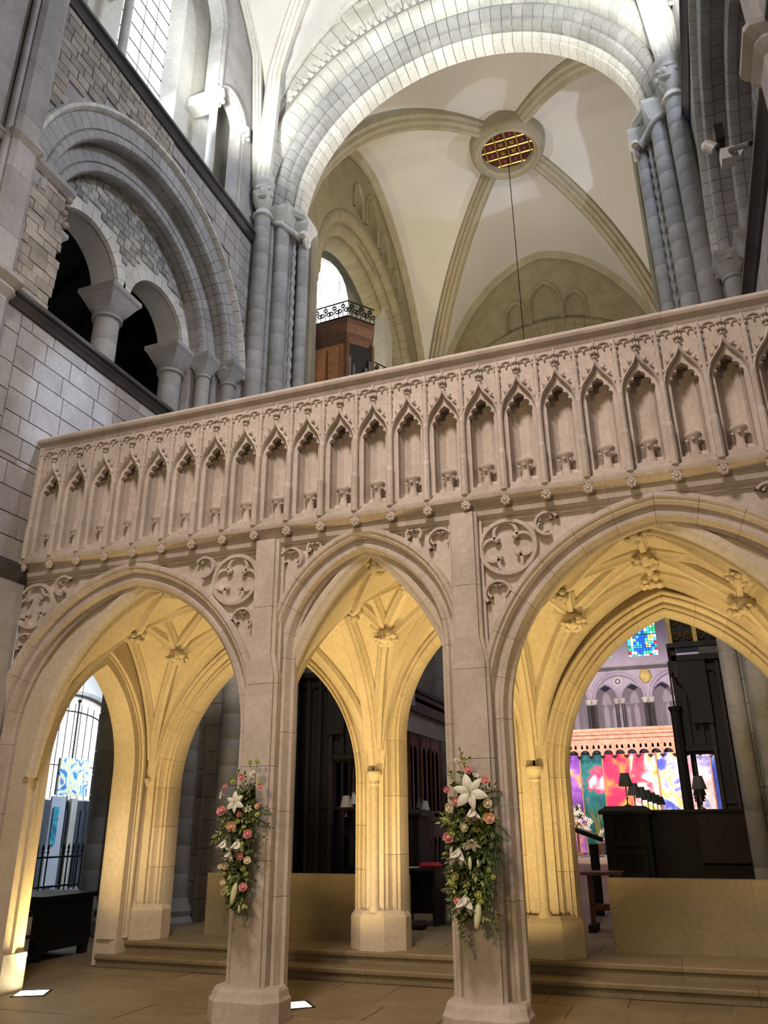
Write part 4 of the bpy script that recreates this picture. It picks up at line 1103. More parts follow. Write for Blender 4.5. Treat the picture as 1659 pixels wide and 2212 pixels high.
obj('aisle_vault', MB().box(-14.3, -7.9, 5, 22, 8.0, 8.2), 'plaster', AW)
W4 = thing('window_4', 'glaring white window with thin dark bars seen through the left side arch', 'window', (-14.1, 16.1, 2.24), kind='structure')
for i in range(10):
    a = 14.95+i*.231
    obj('pane', MB().box(-14.16, -14.14, a+.006, a+.225, 2.24, 4.62), 'transept_pane', W4)
    if i: obj('glazing_bar', MB().tube([(-14.1, a, 2.24), (-14.1, a, 4.12+.36*sqrt(max(0, 1-((a-16.1)/1.2)**2)))], .013, 5), 'iron', W4)
obj('glazing_bar', MB().tube([(-14.1, 15.0, 3.0), (-14.1, 17.25, 3.0)], .014, 5), 'iron', W4)
obj('glazing_rail', MB().tube([(-14.08, 16.1+1.15*cos(pi-pi*i/12), 3.98+.30*sin(pi*i/12)) for i in range(13)], .02, 5), 'iron', W4)
for a, wh_ in ((15.65, 'leftmost'), (16.62, 'middle'), (16.85, 'rightmost')):
    tag(obj('hanging_rod', MB().tube([(-13.6, a, 4.45), (-13.6, a, 1.2)], .022, 6).ball((-13.6, a, 4.45), .05, 6, 4), 'iron', loc=(-13.6, a, 4.45)), wh_+' of three black iron rods hanging before the glaring white window', 'rod', group='rods before the aisle window')
# hanging painting: loose swirls of blue, white and yellow
def swirl(name, stops, scale, dist, emis=0):
    m, t, b = nt(name, .7)
    tc = N(t, 'ShaderNodeNewGeometry'); n = N(t, 'ShaderNodeTexNoise'); n.inputs['Scale'].default_value = scale; n.inputs['Detail'].default_value = 2; n.inputs['Distortion'].default_value = dist
    t.links.new(tc.outputs['Position'], n.inputs['Vector'])
    c = ramp(t, n.outputs[0], stops); t.links.new(c, b.inputs['Base Color'])
    return m
swirl('swirl_paint', [(.30, (.02, .10, .45)), (.40, (.10, .45, .80)), (.46, (.85, .9, .95)), (.53, (.85, .85, .30)), (.58, (.85, .9, .95)), (.66, (.05, .30, .65)), (.75, (.5, .08, .10))], 2.6, 2.6)
swirl('blue_paint', [(.3, (.02, .10, .25)), (.5, (.03, .40, .62)), (.7, (.10, .62, .75))], 5, 1.0)
PT = thing('hanging_painting', 'square canvas of blue and yellow swirls hanging beyond the left side arch', 'painting', (-12.5, 14.5, 3.0))
obj('canvas', MB().box(-12.53, -12.49, 14.05, 14.98, 2.24, 3.0), 'swirl_paint', PT)
obj('stretcher', MB().box(-12.57, -12.535, 14.06, 14.97, 2.25, 2.99), 'dark_oak', PT)
obj('hanging_cord', MB().tube([(-12.55, 14.5, 2.99), (-12.55, 14.5, 5.2)], .008, 4), 'iron', PT)
BD = thing('display_board', 'tall white display board with a blue picture beyond the iron railing', 'board', (-12, 13.6, 0))
obj('board', MB().box(-12.04, -12.0, 13.40, 13.80, .55, 2.2), 'banner_white', BD)
obj('picture', MB().box(-11.995, -11.985, 13.47, 13.62, 1.3, 2.0), 'blue_paint', BD)
for a in (13.45, 13.75): obj('leg', MB().box(-12.06, -11.98, a-.02, a+.02, 0, .56), 'banner_white', BD)
DP = thing('panel_door', 'dark grey panelled door below the white window', 'door', (-13.8, 16, 0), kind='structure')
obj('leaf', MB().box(-13.9, -13.8, 15.0, 17.0, 0, 2.2), 'painting_frame', DP)
for a in (15.1, 15.75, 16.4): obj('door_panel', MB().box(-13.81, -13.77, a, a+.5, .25, 2.0), 'painting_frame', DP)
obj('door_post', MB().box(-13.8, -13.7, 15.95, 16.15, 0, 2.25), 'pier_stone', DP)
IR = thing('iron_railing', 'black spiked iron railing across the aisle', 'railing', (-10.5, 12.2, 0))
for i in range(13):
    a = 11.3+i*.125
    if abs(a-11.98) < .1: continue
    m = MB().tube([(-10.5, a, .60), (-10.5, a, 1.22)], .013, 6); m.lathe([(.03, 0), (.012, .04), (.024, .08), (.001, .16)], (-10.5, a, 1.2), 6)
    obj('spike', m, 'iron', IR)
for z in (.66, 1.12): obj('rail', MB().box(-10.52, -10.48, 11.2, 12.95, z, z+.03), 'iron', IR)
obj('stone_kerb', MB().box(-10.8, -10.2, 11.1, 13.1, -.012, .60), 'painting_frame', IR)
CH = thing('dark_chest', 'black oak chest in the aisle beside the left end pier', 'chest', (-8.7, 9.7, -.012))
obj('body', MB().box(-9.0, -8.2, 9.25, 10.25, .10, .70), 'black_oak', CH); obj('lid', MB().box(-9.04, -8.16, 9.2, 10.3, .70, .76), 'black_oak', CH)
for a in (9.3, 10.2):
    for b in (-8.94, -8.26): obj('foot', MB().box(b-.05, b+.05, a-.05, a+.05, -.012, .1), 'black_oak', CH)
LF = thing('leaflet_rack', 'small pale leaflet rack behind the left end pier', 'rack', (-8.0, 8.9, -.012))
obj('back', MB().box(-8.1, -8.06, 8.5, 8.95, -.012, .62), 'black_oak', LF)
for z in (.12, .36): obj('leaflet', MB().box(-8.05, -8.02, 8.56, 8.9, z, z+.2), 'banner_white', LF); obj('shelf', MB().box(-8.06, -7.96, 8.5, 8.95, z-.03, z), 'black_oak', LF)
# choir side walls
for s, nm in ((-1, 'north'), (1, 'south')):
    CW = thing('wall_choir_'+nm, 'dim stone choir wall on the %s side beyond the crossing' % ('left' if s < 0 else 'right'), 'wall', (XC+s*5.4, 34, 0), kind='structure')
    z = .2
    obj('wall_face', MB().box(XC+s*5.0, XC+s*5.4, 27.8, 42, .2, 20), 'lilac_lit_stone', CW)
    for yy in (30.5, 34.5): obj('wall_pier', MB().box(XC+s*4.6, XC+s*5.0, yy, yy+1.1, .2, 14), 'lilac_lit_stone', CW)
# back wall of the south transept and aisle (dark behind the right stall)
tag(obj('wall_south_aisle', MB().box(5.5, 5.8, 3, 42, -.3, 24), 'wall_stone', loc=(5.5, 20, 0)), 'dark outer wall beyond the right hand pier', 'wall', kind='structure')
tag(obj('wall_transept_low', MB().box(-11.9, -11.6, 18.0, 27, -.3, 9), 'wall_stone', loc=(-11.6, 20, 0)), 'dim lower wall of the left transept behind the stalls', 'wall', kind='structure')
# ---- far east wall: triforium arcade, stained glass
EW = thing('wall_presbytery', 'lilac lit far east wall with arcade of dark shafts over the altar screen', 'wall', (XC, 41, 0), kind='structure')
YE = 41.0
big = [(-2.72, 1.28), (-.02, 1.28), (-5.42, 1.28)]
loop = [(-9, .2), (-9, 14), (4, 14), (4, .2)]
hl = [[(c-a, 5.6)]+arch_pts(c, a, 7.32, a, 0, 10)+[(c+a, 5.6)] for c, a in big]
wn = [[(x0, 9.35), (x0, 11.6), (x0+1.42, 11.6), (x0+1.42, 9.35)] for x0 in (-2.05, -4.3, .2)]
obj('wall_face', MB().plate(loop, hl+wn, YP, YE, YE+.45), 'lilac_lit_stone', EW)
obj('gallery_back', MB().box(-8, 4, YE+1.0, YE+1.2, 5, 9), 'lilac_lit_stone', EW)
obj('string_course', MB().box(-9, 4, YE-.14, YE+.02, 8.70, 8.86), 'dark_marble', EW)
for c, a in big:
    m = MB(); sweep_arch(m, (c, a+.12, 7.32, a+.12), [(0, YE+.05), (0, YE-.08), (.1, YE-.10), (.16, YE-.02), (.24, YE-.05), (.3, YE+.1)], k=10); obj('arch_moulding', m, 'lilac_lit_stone', EW, 40)
    lp = [(c-a, 7.32)]+arch_pts(c, a, 7.32, a, .0, 10)[1:-1]+[(c+a, 7.32)]
    for sc in (a*.5, -a*.5):
        lp += [(c+sc+.50, 7.32)]+arch_pts(c+sc, .50, 7.34, .75, 0, 6)[::-1]+[(c+sc-.50, 7.32)]
    obj('arch_head', MB().plate(lp, [circ(c, 8.18, .13, 8)], YP, YE+.12, YE+.3), 'lilac_lit_stone', EW)
    for sc in (a*.5, -a*.5):
        m = MB(); sweep_arch(m, (c+sc, .58, 7.34, .83), [(0, YE+.14), (0, YE+.06), (.06, YE+.04), (.1, YE+.14)], k=6); obj('sub_arch_moulding', m, 'lilac_lit_stone', EW, 40)
    m = MB(); rgn = [(c+.2*cos(2*pi*i/14), YE+.1, 8.18+.2*sin(2*pi*i/14)) for i in range(14)]; obj('roundel', MB().sweep(rgn, [(-.04, -.04), (.04, -.04), (.04, .04), (-.04, .04)], up=(0, 1, 0), closed=True).ball((c, YE+.12, 8.18), .1, 8, 5), 'arch_stone', EW, 40)
    for k in range(-2, 3):
        x = c+k*.64 if abs(k) != 2 else c+(a+.06)*(1 if k > 0 else -1)
        for dx in ((-.15, .0, .15) if abs(k) != 1 else ()):
            if k == 0 and dx == 0: continue
            obj('marble_shaft', MB().lathe([(.085, 5.55), (.085, 7.08)], (x+dx, YE+.05-abs(dx), 0), 10), 'dark_marble', EW, 50)
            obj('leaf_capital', MB().lathe([(.085, 0), (.10, .05), (.16, .2), (.17, .25)], (x+dx, YE+.05-abs(dx), 7.06), 8), 'arch_stone', EW, 40)
gs = MB().lathe([(.02, -.35), (.20, -.28), (.30, 0), (.20, .28), (.02, .35)], (-1.37, YE-.08, 8.35), 10, sy=.4)
obj('gilt_carving', gs, 'gilt_paint', EW, 50)
SW = thing('window_5', 'blue and green stained glass window glowing above the far altar', 'window', (-1.34, YE+.4, 9.35), kind='structure')
rnd = random.Random(5)
for nm, c, s_ in (('glass_blue', (.02, .12, .9), 1.6), ('glass_white', (.75, .92, 1), 2.6), ('glass_cyan', (.05, .65, .9), 1.8), ('glass_red', (.8, .03, .08), .9), ('glass_green', (.05, .6, .25), 1.2), ('glass_gold', (.9, .75, .2), 1.2)): glow(nm, c, s_)
def stained(x0, n, m_, z0, z1, parent):
    for i in range(n):
        for j in range(m_):
            a, b = x0+1.42*i/n, x0+1.42*(i+1)/n; c, d = z0+(z1-z0)*j/m_, z0+(z1-z0)*(j+1)/m_
            edge = i in (0, n-1) or j in (0, m_-1)
            q = rnd.choice(('glass_red', 'glass_green', 'glass_white', 'glass_cyan')) if edge else rnd.choice(('glass_blue', 'glass_blue', 'glass_white', 'glass_white', 'glass_cyan', 'glass_cyan', 'glass_gold', 'glass_green'))
            if not edge and abs(i-n/2+.5) < 1.2: q = rnd.choice(('glass_blue', 'glass_blue', 'glass_cyan'))
            jx = rnd.uniform(-.02, .02)
            obj('pane', MB().box(a+.012, b-.012, YE+.40, YE+.42, c+.012, d-.012), q, parent)
stained(-2.05, 10, 14, 9.35, 11.6, SW); stained(-4.3, 5, 6, 9.35, 11.6, SW)
for z in (9.9, 10.5, 11.1): obj('saddle_bar', MB().tube([(-2.05, YE+.36, z), (-.63, YE+.36, z)], .02, 4), 'lead', SW)
# ---- altar screen (reredos) with a tapestry of seven strips
YA = 37.5
RD = thing('altar_reredos', 'carved orange lit oak altar screen with hanging cresting', 'reredos', (XC, YA, .27))
prof = [(YA, 5.52), (YA-.55, 5.52), (YA-.55, 5.40), (YA-.50, 5.36), (YA-.50, 5.27), (YA-.42, 5.22), (YA-.42, 5.10), (YA-.34, 5.06), (YA-.34, 4.98), (YA, 4.98)]
obj('cornice', MB().grid([[(-6.6, y, z) for y, z in prof], [(1.6, y, z) for y, z in prof]], closed_v=True, cap=True), 'reredos_wood', RD, 30)
obj('backing', MB().box(-6.6, 1.6, YA+.02, YA+.12, .27, 5.2), 'dark_oak', RD)
for i in range(66):
    x = -6.55+i*.124
    obj('dentil', MB().box(x, x+.075, YA-.565, YA-.54, 5.42, 5.50), 'reredos_wood', RD)
nr = 17
for i in range(nr):
    x = -6.45+i*.5
    obj('canopy_post', MB().box(x-.035, x+.035, YA-.36, YA-.28, 4.35, 5.02), 'reredos_wood', RD)
    lp = [(x+.04, 5.0), (x+.04, 4.40)]+[(x+.25+.2*cos(pi-pi*k/6), 4.45+.18*sin(pi*k/6)) for k in range(7)]+[(x+.46, 4.40), (x+.46, 5.0)]
    obj('canopy_panel', MB().plate(lp, [arch_pts(x+.14, .05, 4.78, .08, 0, 4, 4.68), arch_pts(x+.36, .05, 4.78, .08, 0, 4, 4.68)], YP, YA-.33, YA-.27), 'reredos_wood', RD)
    m = MB().lathe([(.01, -.1), (.06, -.05), (.08, 0), (.03, .08)], (x, YA-.32, 4.34), 6)
    for a in range(4): m.ball((x+.08*cos(a*1.57), YA-.32+.05*sin(a*1.57), 4.36), .04, 5, 3)
    obj('pendant', m, 'dark_oak', RD, 40)
obj('altar_step', MB().box(-6.6, 1.6, YA-1.4, YA, .27, .40), 'pier_stone', RD)
obj('altar_step', MB().box(-6.6, 1.6, YA-2.4, YA-1.4, .262, .33), 'pier_stone', RD)
TP = thing('altar_tapestry', 'bright altar tapestry of tall purple, green, red, yellow and blue strips', 'tapestry', (XC, YA-.05, .42))
xs = [-6.5, -5.48, -4.50, -3.52, -2.40, -1.25, -.10, .91, 1.6]
pal = [[(.35, (.16, .04, .35)), (.5, (.35, .12, .5)), (.62, (.75, .30, .10)), (.7, (.8, .75, .8))],
       [(.35, (.14, .03, .33)), (.52, (.30, .10, .48)), (.60, (.48, .2, .55)), (.66, (.9, .4, .06)), (.72, (.9, .85, .8))],
       [(.30, (.0, .10, .10)), (.5, (.01, .20, .17)), (.60, (.75, .02, .12)), (.68, (.55, .6, .58)), (.76, (.8, .85, .8))],
       [(.30, (.70, .01, .08)), (.5, (.88, .03, .10)), (.60, (.9, .25, .05)), (.66, (.9, .75, .1)), (.72, (.95, .9, .8))],
       [(.30, (.80, .02, .09)), (.45, (.92, .10, .14)), (.54, (1, .95, .8)), (.62, (.95, .70, .1)), (.70, (.95, .25, .1))],
       [(.28, (.03, .06, .45)), (.42, (.14, .20, .75)), (.50, (.9, .9, 1)), (.57, (.98, .85, .1)), (.64, (.95, .8, .75)), (.72, (.85, .08, .1))],
       [(.30, (.80, .02, .09)), (.5, (.92, .6, .55)), (.62, (.95, .9, .9)), (.7, (.1, .15, .6))],
       [(.30, (.02, .04, .30)), (.5, (.05, .10, .55)), (.62, (.1, .2, .7)), (.70, (.8, .85, .9))]]
for i in range(8):
    swirl('tapestry_%d' % i, pal[i], 1.05+.12*(i % 3), .6)
    obj('strip', MB().grid([[(xs[i]+.03+(xs[i+1]-xs[i]-.06)*k/6, YA-.06-.01*sin(k*2+i), z) for k in range(7)] for z in (.45, 1.5, 3.0, 4.46)]).box(xs[i]+.03, xs[i+1]-.03, YA-.04, YA-.03, .45, 4.46), 'tapestry_%d' % i, TP, 60)
    obj('seam_cord', MB().tube([(xs[i], YA-.1, .42), (xs[i], YA-.1, 4.5)], .03, 5), 'reredos_wood', TP)
# altar flowers: white blooms on stands
def bloom_mass(name, lab, x, y, z, r, n, mat, seed):
    t = thing(name, lab, 'flowers', (x, y, .42), group='altar flowers')
    rnd = random.Random(seed)
    m = MB()
    for i in range(40):
        a, e = rnd.uniform(0, 2*pi), rnd.uniform(-.8, 1.4); p = Vector((x, y, z)); d = Vector((cos(a)*cos(e), sin(a)*cos(e), sin(e)))*r*rnd.uniform(.7, 1.3)
        q = p+d; sd = d.cross(Vector((0,0,1))).normalized()*.07
        m.add([p+d*.2, p+d*.65+sd, q, p+d*.65-sd], [(0,1,2,3)])
    obj('foliage', m, 'leaf_green', t)
    bm2 = MB()
    for k in range(5):
        a = 2*pi*k/5; bm2.add([(0,0,0), (.07*cos(a-.5), -.03, .07*sin(a-.5)), (.12*cos(a), -.05, .12*sin(a)), (.07*cos(a+.5), -.03, .07*sin(a+.5))], [(0,1,2,3)])
    bm2.ball((0, -.02, 0), .03, 6, 4)
    me = mesh('bloom', bm2, mat, 40)
    for i in range(n):
        a, e = rnd.uniform(0, 2*pi), rnd.uniform(-.6, 1.3); d = Vector((cos(a)*cos(e), -abs(sin(a))*cos(e)*.7, sin(e)))*r*rnd.uniform(.55, 1.0)
        inst('bloom', me, Vector((x, y, z))+d, t, rotz=rnd.uniform(-.6, .6))
    obj('stand', MB().lathe([(.22, 0), (.22, .05), (.05, .1), (.04, z-.42-r*.3), (.12, z-.42-r*.2)], (x, y, .42), 10), 'brass', t, 40)
bloom_mass('altar_flowers', 'mass of white flowers on a stand before the purple tapestry strip', -4.6, 35.4, 1.72, .62, 46, 'lily_white', 1)
bloom_mass('altar_flowers', 'dark leafy flower stand with a few cream blooms before the green tapestry strip', -3.2, 35.4, 1.25, .62, 14, 'rose_cream', 2)
spk = thing('spiky_plant', 'tall spiky green plant beside the altar flowers', 'plant', (-3.95, 36.95, .42))
for i in range(9):
    a = i*.7; obj('blade', MB().tube([(-3.95, 36.95, .8), (-3.95+.15*cos(a), 36.95+.15*sin(a), 1.8), (-3.95+.4*cos(a), 36.95+.4*sin(a), 2.3+.2*sin(i*2))], .03, 4, r1=.004), 'leaf_light', spk)
obj('pot', MB().lathe([(.16, 0), (.2, .38), (.22, .4)], (-3.95, 36.95, .42), 10), 'table_wood', spk, 40)
# ---- choir stalls
def tracery_panel(mb, x0, x1, z0, z1, fn, d0, d1, n):
    w_ = (x1-x0)/n; holes = []
    for i in range(n):
        c = x0+w_*(i+.5); holes.append([(c-w_*.36, z0+.08)]+arch_pts(c, w_*.36, z1-.1-w_*.9, w_*.6, 0, 5)+[(c+w_*.36, z0+.08)])
    return mb.plate([(x0, z0), (x1, z0), (x1, z1), (x0, z1)], holes, fn, d0, d1)
def stalls(s):
    X = lambda t: XC+s*t        # t = distance from the axis
    nm = 'left' if s < 0 else 'right'
    T = thing('choir_stall', ('black carved oak stalls and desks behind the middle arch with grey cornice' if s < 0 else 'black oak stalls and panelled desk with gilded frieze, right of the altar'), 'choir stall', (X(3.4), 18, .27), group='choir stalls')
    Ya, Yb = (13.95 if s < 0 else 14.9), 24.5
    fx_ = lambda u, w, d: (X(d), u, w)
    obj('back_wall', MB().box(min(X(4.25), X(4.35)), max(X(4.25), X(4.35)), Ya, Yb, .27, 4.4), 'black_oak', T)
    # end panel facing the nave, carved in arches
    x0, x1 = sorted((X(3.35), X(4.3)))
    obj('end_panel', tracery_panel(MB(), x0, x1, 1.9, 4.3, YP, Ya+.12, Ya+.18, 4), 'black_oak', T)
    obj('end_board', MB().box(x0, x1, Ya+.18, Ya+.24, .27, 4.3), 'black_oak', T)
    for k in range(5): 
        x = x0+(x1-x0)*k/4; obj('end_post', MB().box(x-.03, x+.03, Ya+.06, Ya+.14, .27, 4.35), 'dark_oak', T)
    # canopy box with cornice over the rear seats
    cx0, cx1 = sorted((X(2.86), X(4.35)))
    obj('canopy_soffit', MB().box(cx0, cx1, Ya, Yb, 4.28, 4.38), 'black_oak', T)
    obj('canopy_front', MB().box(min(X(2.86), X(2.94)), max(X(2.86), X(2.94)), Ya, Yb, 4.0, 4.55), 'dark_oak', T)
    obj('cornice', MB().box(min(X(2.80), X(2.95)), max(X(2.80), X(2.95)), Ya-.08, Yb, 4.50, 4.58), 'black_oak', T)
    obj('cornice', MB().box(cx0-.05, cx1+.05, Ya-.1, Ya, 4.50, 4.58), 'black_oak', T)
    if s > 0:
        # gilded frieze of iron scrolls on the canopy end
        for k in range(4):
            x = cx0+.02+k*.42
            obj('frieze_post', MB().box(x-.035, x+.035, Ya-.06, Ya+.02, 4.58, 5.12), 'gilt_paint', T)
            if k < 3:
                for ux in (.105, .315):
                    for uz in (4.71, 4.97):
                        pts = [(x+ux+(.09-.008*j/2)*cos(j*.6), Ya-.03, uz+(.09-.008*j/2)*sin(j*.6)) for j in range(16)]
                        obj('scroll', MB().tube(pts, .010, 4), 'brass', T)
        obj('frieze_back', MB().box(cx0, cx1, Ya+.02, Ya+.06, 4.58, 5.12), 'black_oak', T)
        obj('frieze_rail', MB().box(cx0-.02, cx1, Ya-.08, Ya+.04, 5.10, 5.18), 'gilt_paint', T)
    else:
        obj('frieze_back', MB().box(cx0, cx1, Ya+.02, Ya+.06, 4.58, 5.12), 'black_oak', T)
        obj('fascia', MB().box(X(2.32)-.04, X(2.32), 14.6, Yb, 3.38, 3.80), 'wall_stone', T)
        obj('fascia_cap', MB().box(X(2.32)-.10, X(2.32)+.05, 14.6, Yb, 3.80, 3.90), 'dark_oak', T)
        obj('upper_pier', MB().box(X(3.0), X(2.5), 15.6, 16.6, 3.9, 8), 'pier_stone', T)
    # curved bracket and tracery at the canopy end
    bp = [(X(2.86), 4.36), (X(2.86), 4.1), (X(2.9), 3.95), (X(3.0), 3.8), (X(3.06), 3.55), (X(3.08), 3.2), (X(3.4), 3.2), (X(3.4), 4.36)]
    obj('bracket', MB().plate(bp, [], YP, Ya+.02, Ya+.12), 'black_oak', T)
    tx0, tx1 = sorted((X(2.78 if s > 0 else 2.6), X(3.4)))
    obj('hanging_tracery', tracery_panel(MB(), tx0, tx1, 2.75, 4.3, YP, Ya+.10, Ya+.2, 3), 'black_oak', T)
    obj('tracery_board', MB().box(tx0+.05, tx1, Ya+.2, Ya+.24, 2.70, 4.3), 'black_oak', T)
    obj('front_post', MB().lathe([(.11, .27), (.085, .4), (.085, 3.4), (.12, 3.5)], (X(2.80), Ya+.1, 0), 8), 'black_oak', T)
    # seat backs along the row, each bay a carved panel
    k = 0; y = Ya+.4
    while y < Yb-.8:
        obj('seat_back', tracery_panel(MB(), y, y+.78, 1.9, 3.9, fx_, 4.12, 4.2, 2), 'dark_oak', T)
        obj('seat_divider', MB().box(min(X(3.55), X(4.2)), max(X(3.55), X(4.2)), y-.04, y+.02, .4, 1.9), 'dark_oak', T)
        obj('canopy_post', MB().lathe([(.035, 1.9), (.03, 3.9), (.06, 4.1)], (X(3.0), y, 0), 6), 'dark_oak' if s > 0 else 'table_wood', T)  # left posts redder: the reddish light on them put into the wood colour
        y += .82; k += 1
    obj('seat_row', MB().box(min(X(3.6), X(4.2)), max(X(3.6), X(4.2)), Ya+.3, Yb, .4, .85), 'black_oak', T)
    # desk front rows
    D = T; Ya = 13.95
    d0, d1 = sorted((X(2.15), X(2.75)))
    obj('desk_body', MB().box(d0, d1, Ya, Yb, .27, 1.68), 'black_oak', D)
    obj('desk_top', MB().box(d0-.06, d1+.06, Ya-.05, Yb, 1.68, 1.76), 'dark_oak', D)
    e0, e1 = sorted((X(1.52), X(2.2)))
    obj('end_block', MB().box(e0, e1, Ya-.35, Ya+.35, .27, 1.74), 'black_oak', D)
    obj('end_cap', MB().stack([([(e0-.06, Ya-.41), (e1+.06, Ya-.41), (e1+.06, Ya+.41), (e0-.06, Ya+.41)], 1.74), ([(e0-.06, Ya-.41), (e1+.06, Ya-.41), (e1+.06, Ya+.41), (e0-.06, Ya+.41)], 1.79), ([(e0+.05, Ya-.3), (e1-.05, Ya-.3), (e1-.05, Ya+.3), (e0+.05, Ya+.3)], 1.86)]), 'dark_oak', D)
    for zz in (.4, .85, 1.3):
        obj('panel_frame', MB().plate([(e0+.08, zz), (e1-.08, zz), (e1-.08, zz+.38), (e0+.08, zz+.38)], [[(e0+.14, zz+.05), (e1-.14, zz+.05), (e1-.14, zz+.33), (e0+.14, zz+.33)]], YP, Ya-.375, Ya-.34), 'dark_oak', D)
    if s > 0:
        obj('cross_front', MB().box(e1, X(4.35), Ya-.1, Ya+.05, .27, 1.76), 'black_oak', D)
        obj('cross_top', MB().box(e1, X(4.35), Ya-.16, Ya+.2, 1.76, 1.80), 'dark_oak', D)
        obj('slope', MB().prism([(X(2.9), Ya-.3), (X(4.3), Ya-.3), (X(4.3), Ya-.1), (X(2.9), Ya-.1)], 1.05, 1.72), 'dark_oak', D)
    else:
        y = Ya+.5
        while y < Yb-1:
            obj('desk_panel', tracery_panel(MB(), y, y+.9, .35, 1.6, fx_, 2.10, 2.15, 3), 'dark_oak', D); y += .95
    # low front bench
    obj('front_kneeler', MB().box(*sorted((X(1.55), X(1.9))), Ya+.4, Yb, .27, .75), 'black_oak', D)
stalls(-1); stalls(1)
# ---- desk lamps
def desk_lamp(x, y, z, lab, shade, grp, h=.42):
    t = thing('desk_lamp', lab, 'lamp', (x, y, z), group=grp)
    obj('base', MB().lathe([(.055, 0), (.055, .012), (.02, .03), (.012, .05)], (x, y, z), 10), 'brass', t, 40)
    obj('stem', MB().lathe([(.010, .04), (.010, .1), (.022, .12), (.010, .14), (.010, h-.12), (.02, h-.1), (.008, h-.06)], (x, y, z), 8), 'brass', t, 40)
    obj('shade', MB().lathe([(.115, h-.14), (.066, h+.06), (.062, h+.06), (.110, h-.14)], (x, y, z), 14, cap=False), shade, t, 50)
    return t
for i, (x, y) in enumerate(((-5.32, 14.1), (-5.33, 13.2+.75))):
    pass
wl = ['white shaded desk lamp nearest in the dark stalls left of the middle rear pier', 'white shaded desk lamp half behind the middle rear pier', 'white shaded desk lamp low beside the right flowers in the stalls', 'white shaded desk lamp just behind its neighbour beside the right flowers']
for (px_, py_, Y), lab in zip(((748, 1722, 14.3), (769, 1712, 14.05), (918, 1728, 18.2), (909, 1722, 19.2)), wl):
    p = onY(px_, py_+14, Y); z = 1.76
    desk_lamp(p.x, Y, z, lab, 'lamp_shade_cloth', 'white desk lamps', max(.3, p.z-z+.05))
gl = ['nearest grey shaded desk lamp on the right desk end before the red tapestry', 'second grey desk lamp in the row receding toward the altar', 'third grey desk lamp in the row receding toward the altar', 'fourth grey desk lamp in the row receding toward the altar', 'fifth grey desk lamp in the row receding toward the altar', 'sixth grey desk lamp in the row receding toward the altar', 'farthest grey desk lamp in the row receding toward the altar']
for i in range(7): desk_lamp(-.98+.03*i, (13.85, 15.2, 16.8, 18.4, 20, 21.6, 23.2)[i], 1.86 if i == 0 else 1.76, gl[i], 'backlit_shade_cloth', 'grey desk lamps before the altar', .44)
for i in range(4): desk_lamp(.12+.01*i, (14.1, 16.2, 18.5, 21)[i], 1.80 if i == 0 else 1.77, ['nearest grey desk lamp before the blue tapestry strip', 'second grey desk lamp before the blue tapestry strip', 'third grey desk lamp before the blue tapestry strip', 'farthest grey desk lamp before the blue tapestry strip'][i], 'backlit_shade_cloth', 'grey desk lamps before the blue strip', .44)

# ---- things in the gap behind the middle arch: desk with a red book, chair, kneeler
DK = thing('organ_desk', 'dark desk with papers and a red cushion behind the middle arch', 'desk', (-3.85, 12.2, .27))
obj('top', MB().box(-4.2, -3.62, 11.9, 12.5, .98, 1.02), 'black_oak', DK)
for x in (-4.18, -3.68): obj('side', MB().box(x, x+.05, 11.95, 12.45, .27, .98), 'black_oak', DK)
obj('modesty_panel', MB().box(-4.18, -3.66, 12.3, 12.34, .4, .98), 'black_oak', DK)
tag(obj('red_cushion', MB().stack([([(-3.87, 12.02), (-3.64, 12.02), (-3.64, 12.3), (-3.87, 12.3)], 1.02), ([(-3.89, 12.0), (-3.62, 12.0), (-3.62, 12.32), (-3.89, 12.32)], 1.05), ([(-3.86, 12.03), (-3.66, 12.03), (-3.66, 12.3), (-3.86, 12.3)], 1.09)]), 'cloth_red', loc=(-3.75, 12.15, 1.02)), 'red cushion lying on the dark desk behind the middle arch', 'cushion')
tag(obj('paper_sheet', MB().stack([([(-4.12, 12.0), (-3.93, 12.0), (-3.93, 12.25), (-4.12, 12.25)], 1.02), ([(-4.12, 12.0), (-3.93, 12.0), (-3.93, 12.25), (-4.12, 12.25)], 1.028)]), 'paper', loc=(-4.0, 12.1, 1.02)), 'white sheet of paper on the dark desk behind the middle arch', 'paper')
CR = thing('wooden_chair', 'pale wooden chair beside the dark desk, half behind the right flowers', 'chair', (-3.45, 12.3, .27))
obj('seat', MB().stack([([(-3.58, 12.1), (-3.18, 12.1), (-3.18, 12.5), (-3.58, 12.5)], .70), ([(-3.6, 12.08), (-3.16, 12.08), (-3.16, 12.52), (-3.6, 12.52)], .74)]), 'rose_cream', CR)
for x in (-3.56, -3.20):
    for y in (12.12, 12.48): obj('leg', MB().tube([(x, y, .27), (x, y, .71)], .014, 6), 'pipe_metal', CR)
    obj('back_post', MB().tube([(x, 12.49, .72), (x, 12.54, 1.12)], .014, 6), 'pipe_metal', CR)
obj('backrest', MB().box(-3.58, -3.18, 12.5, 12.53, .85, 1.10), 'rose_cream', CR)
tag(obj('kneeler', MB().stack([([(-4.05, 11.5), (-3.7, 11.5), (-3.7, 11.7), (-4.05, 11.7)], .27), ([(-4.07, 11.48), (-3.68, 11.48), (-3.68, 11.72), (-4.07, 11.72)], .33), ([(-4.04, 11.51), (-3.71, 11.51), (-3.71, 11.69), (-4.04, 11.69)], .38)]), 'cushion', loc=(-3.87, 11.6, .27)), 'dark padded kneeler on the floor right of the middle rear pier', 'kneeler')
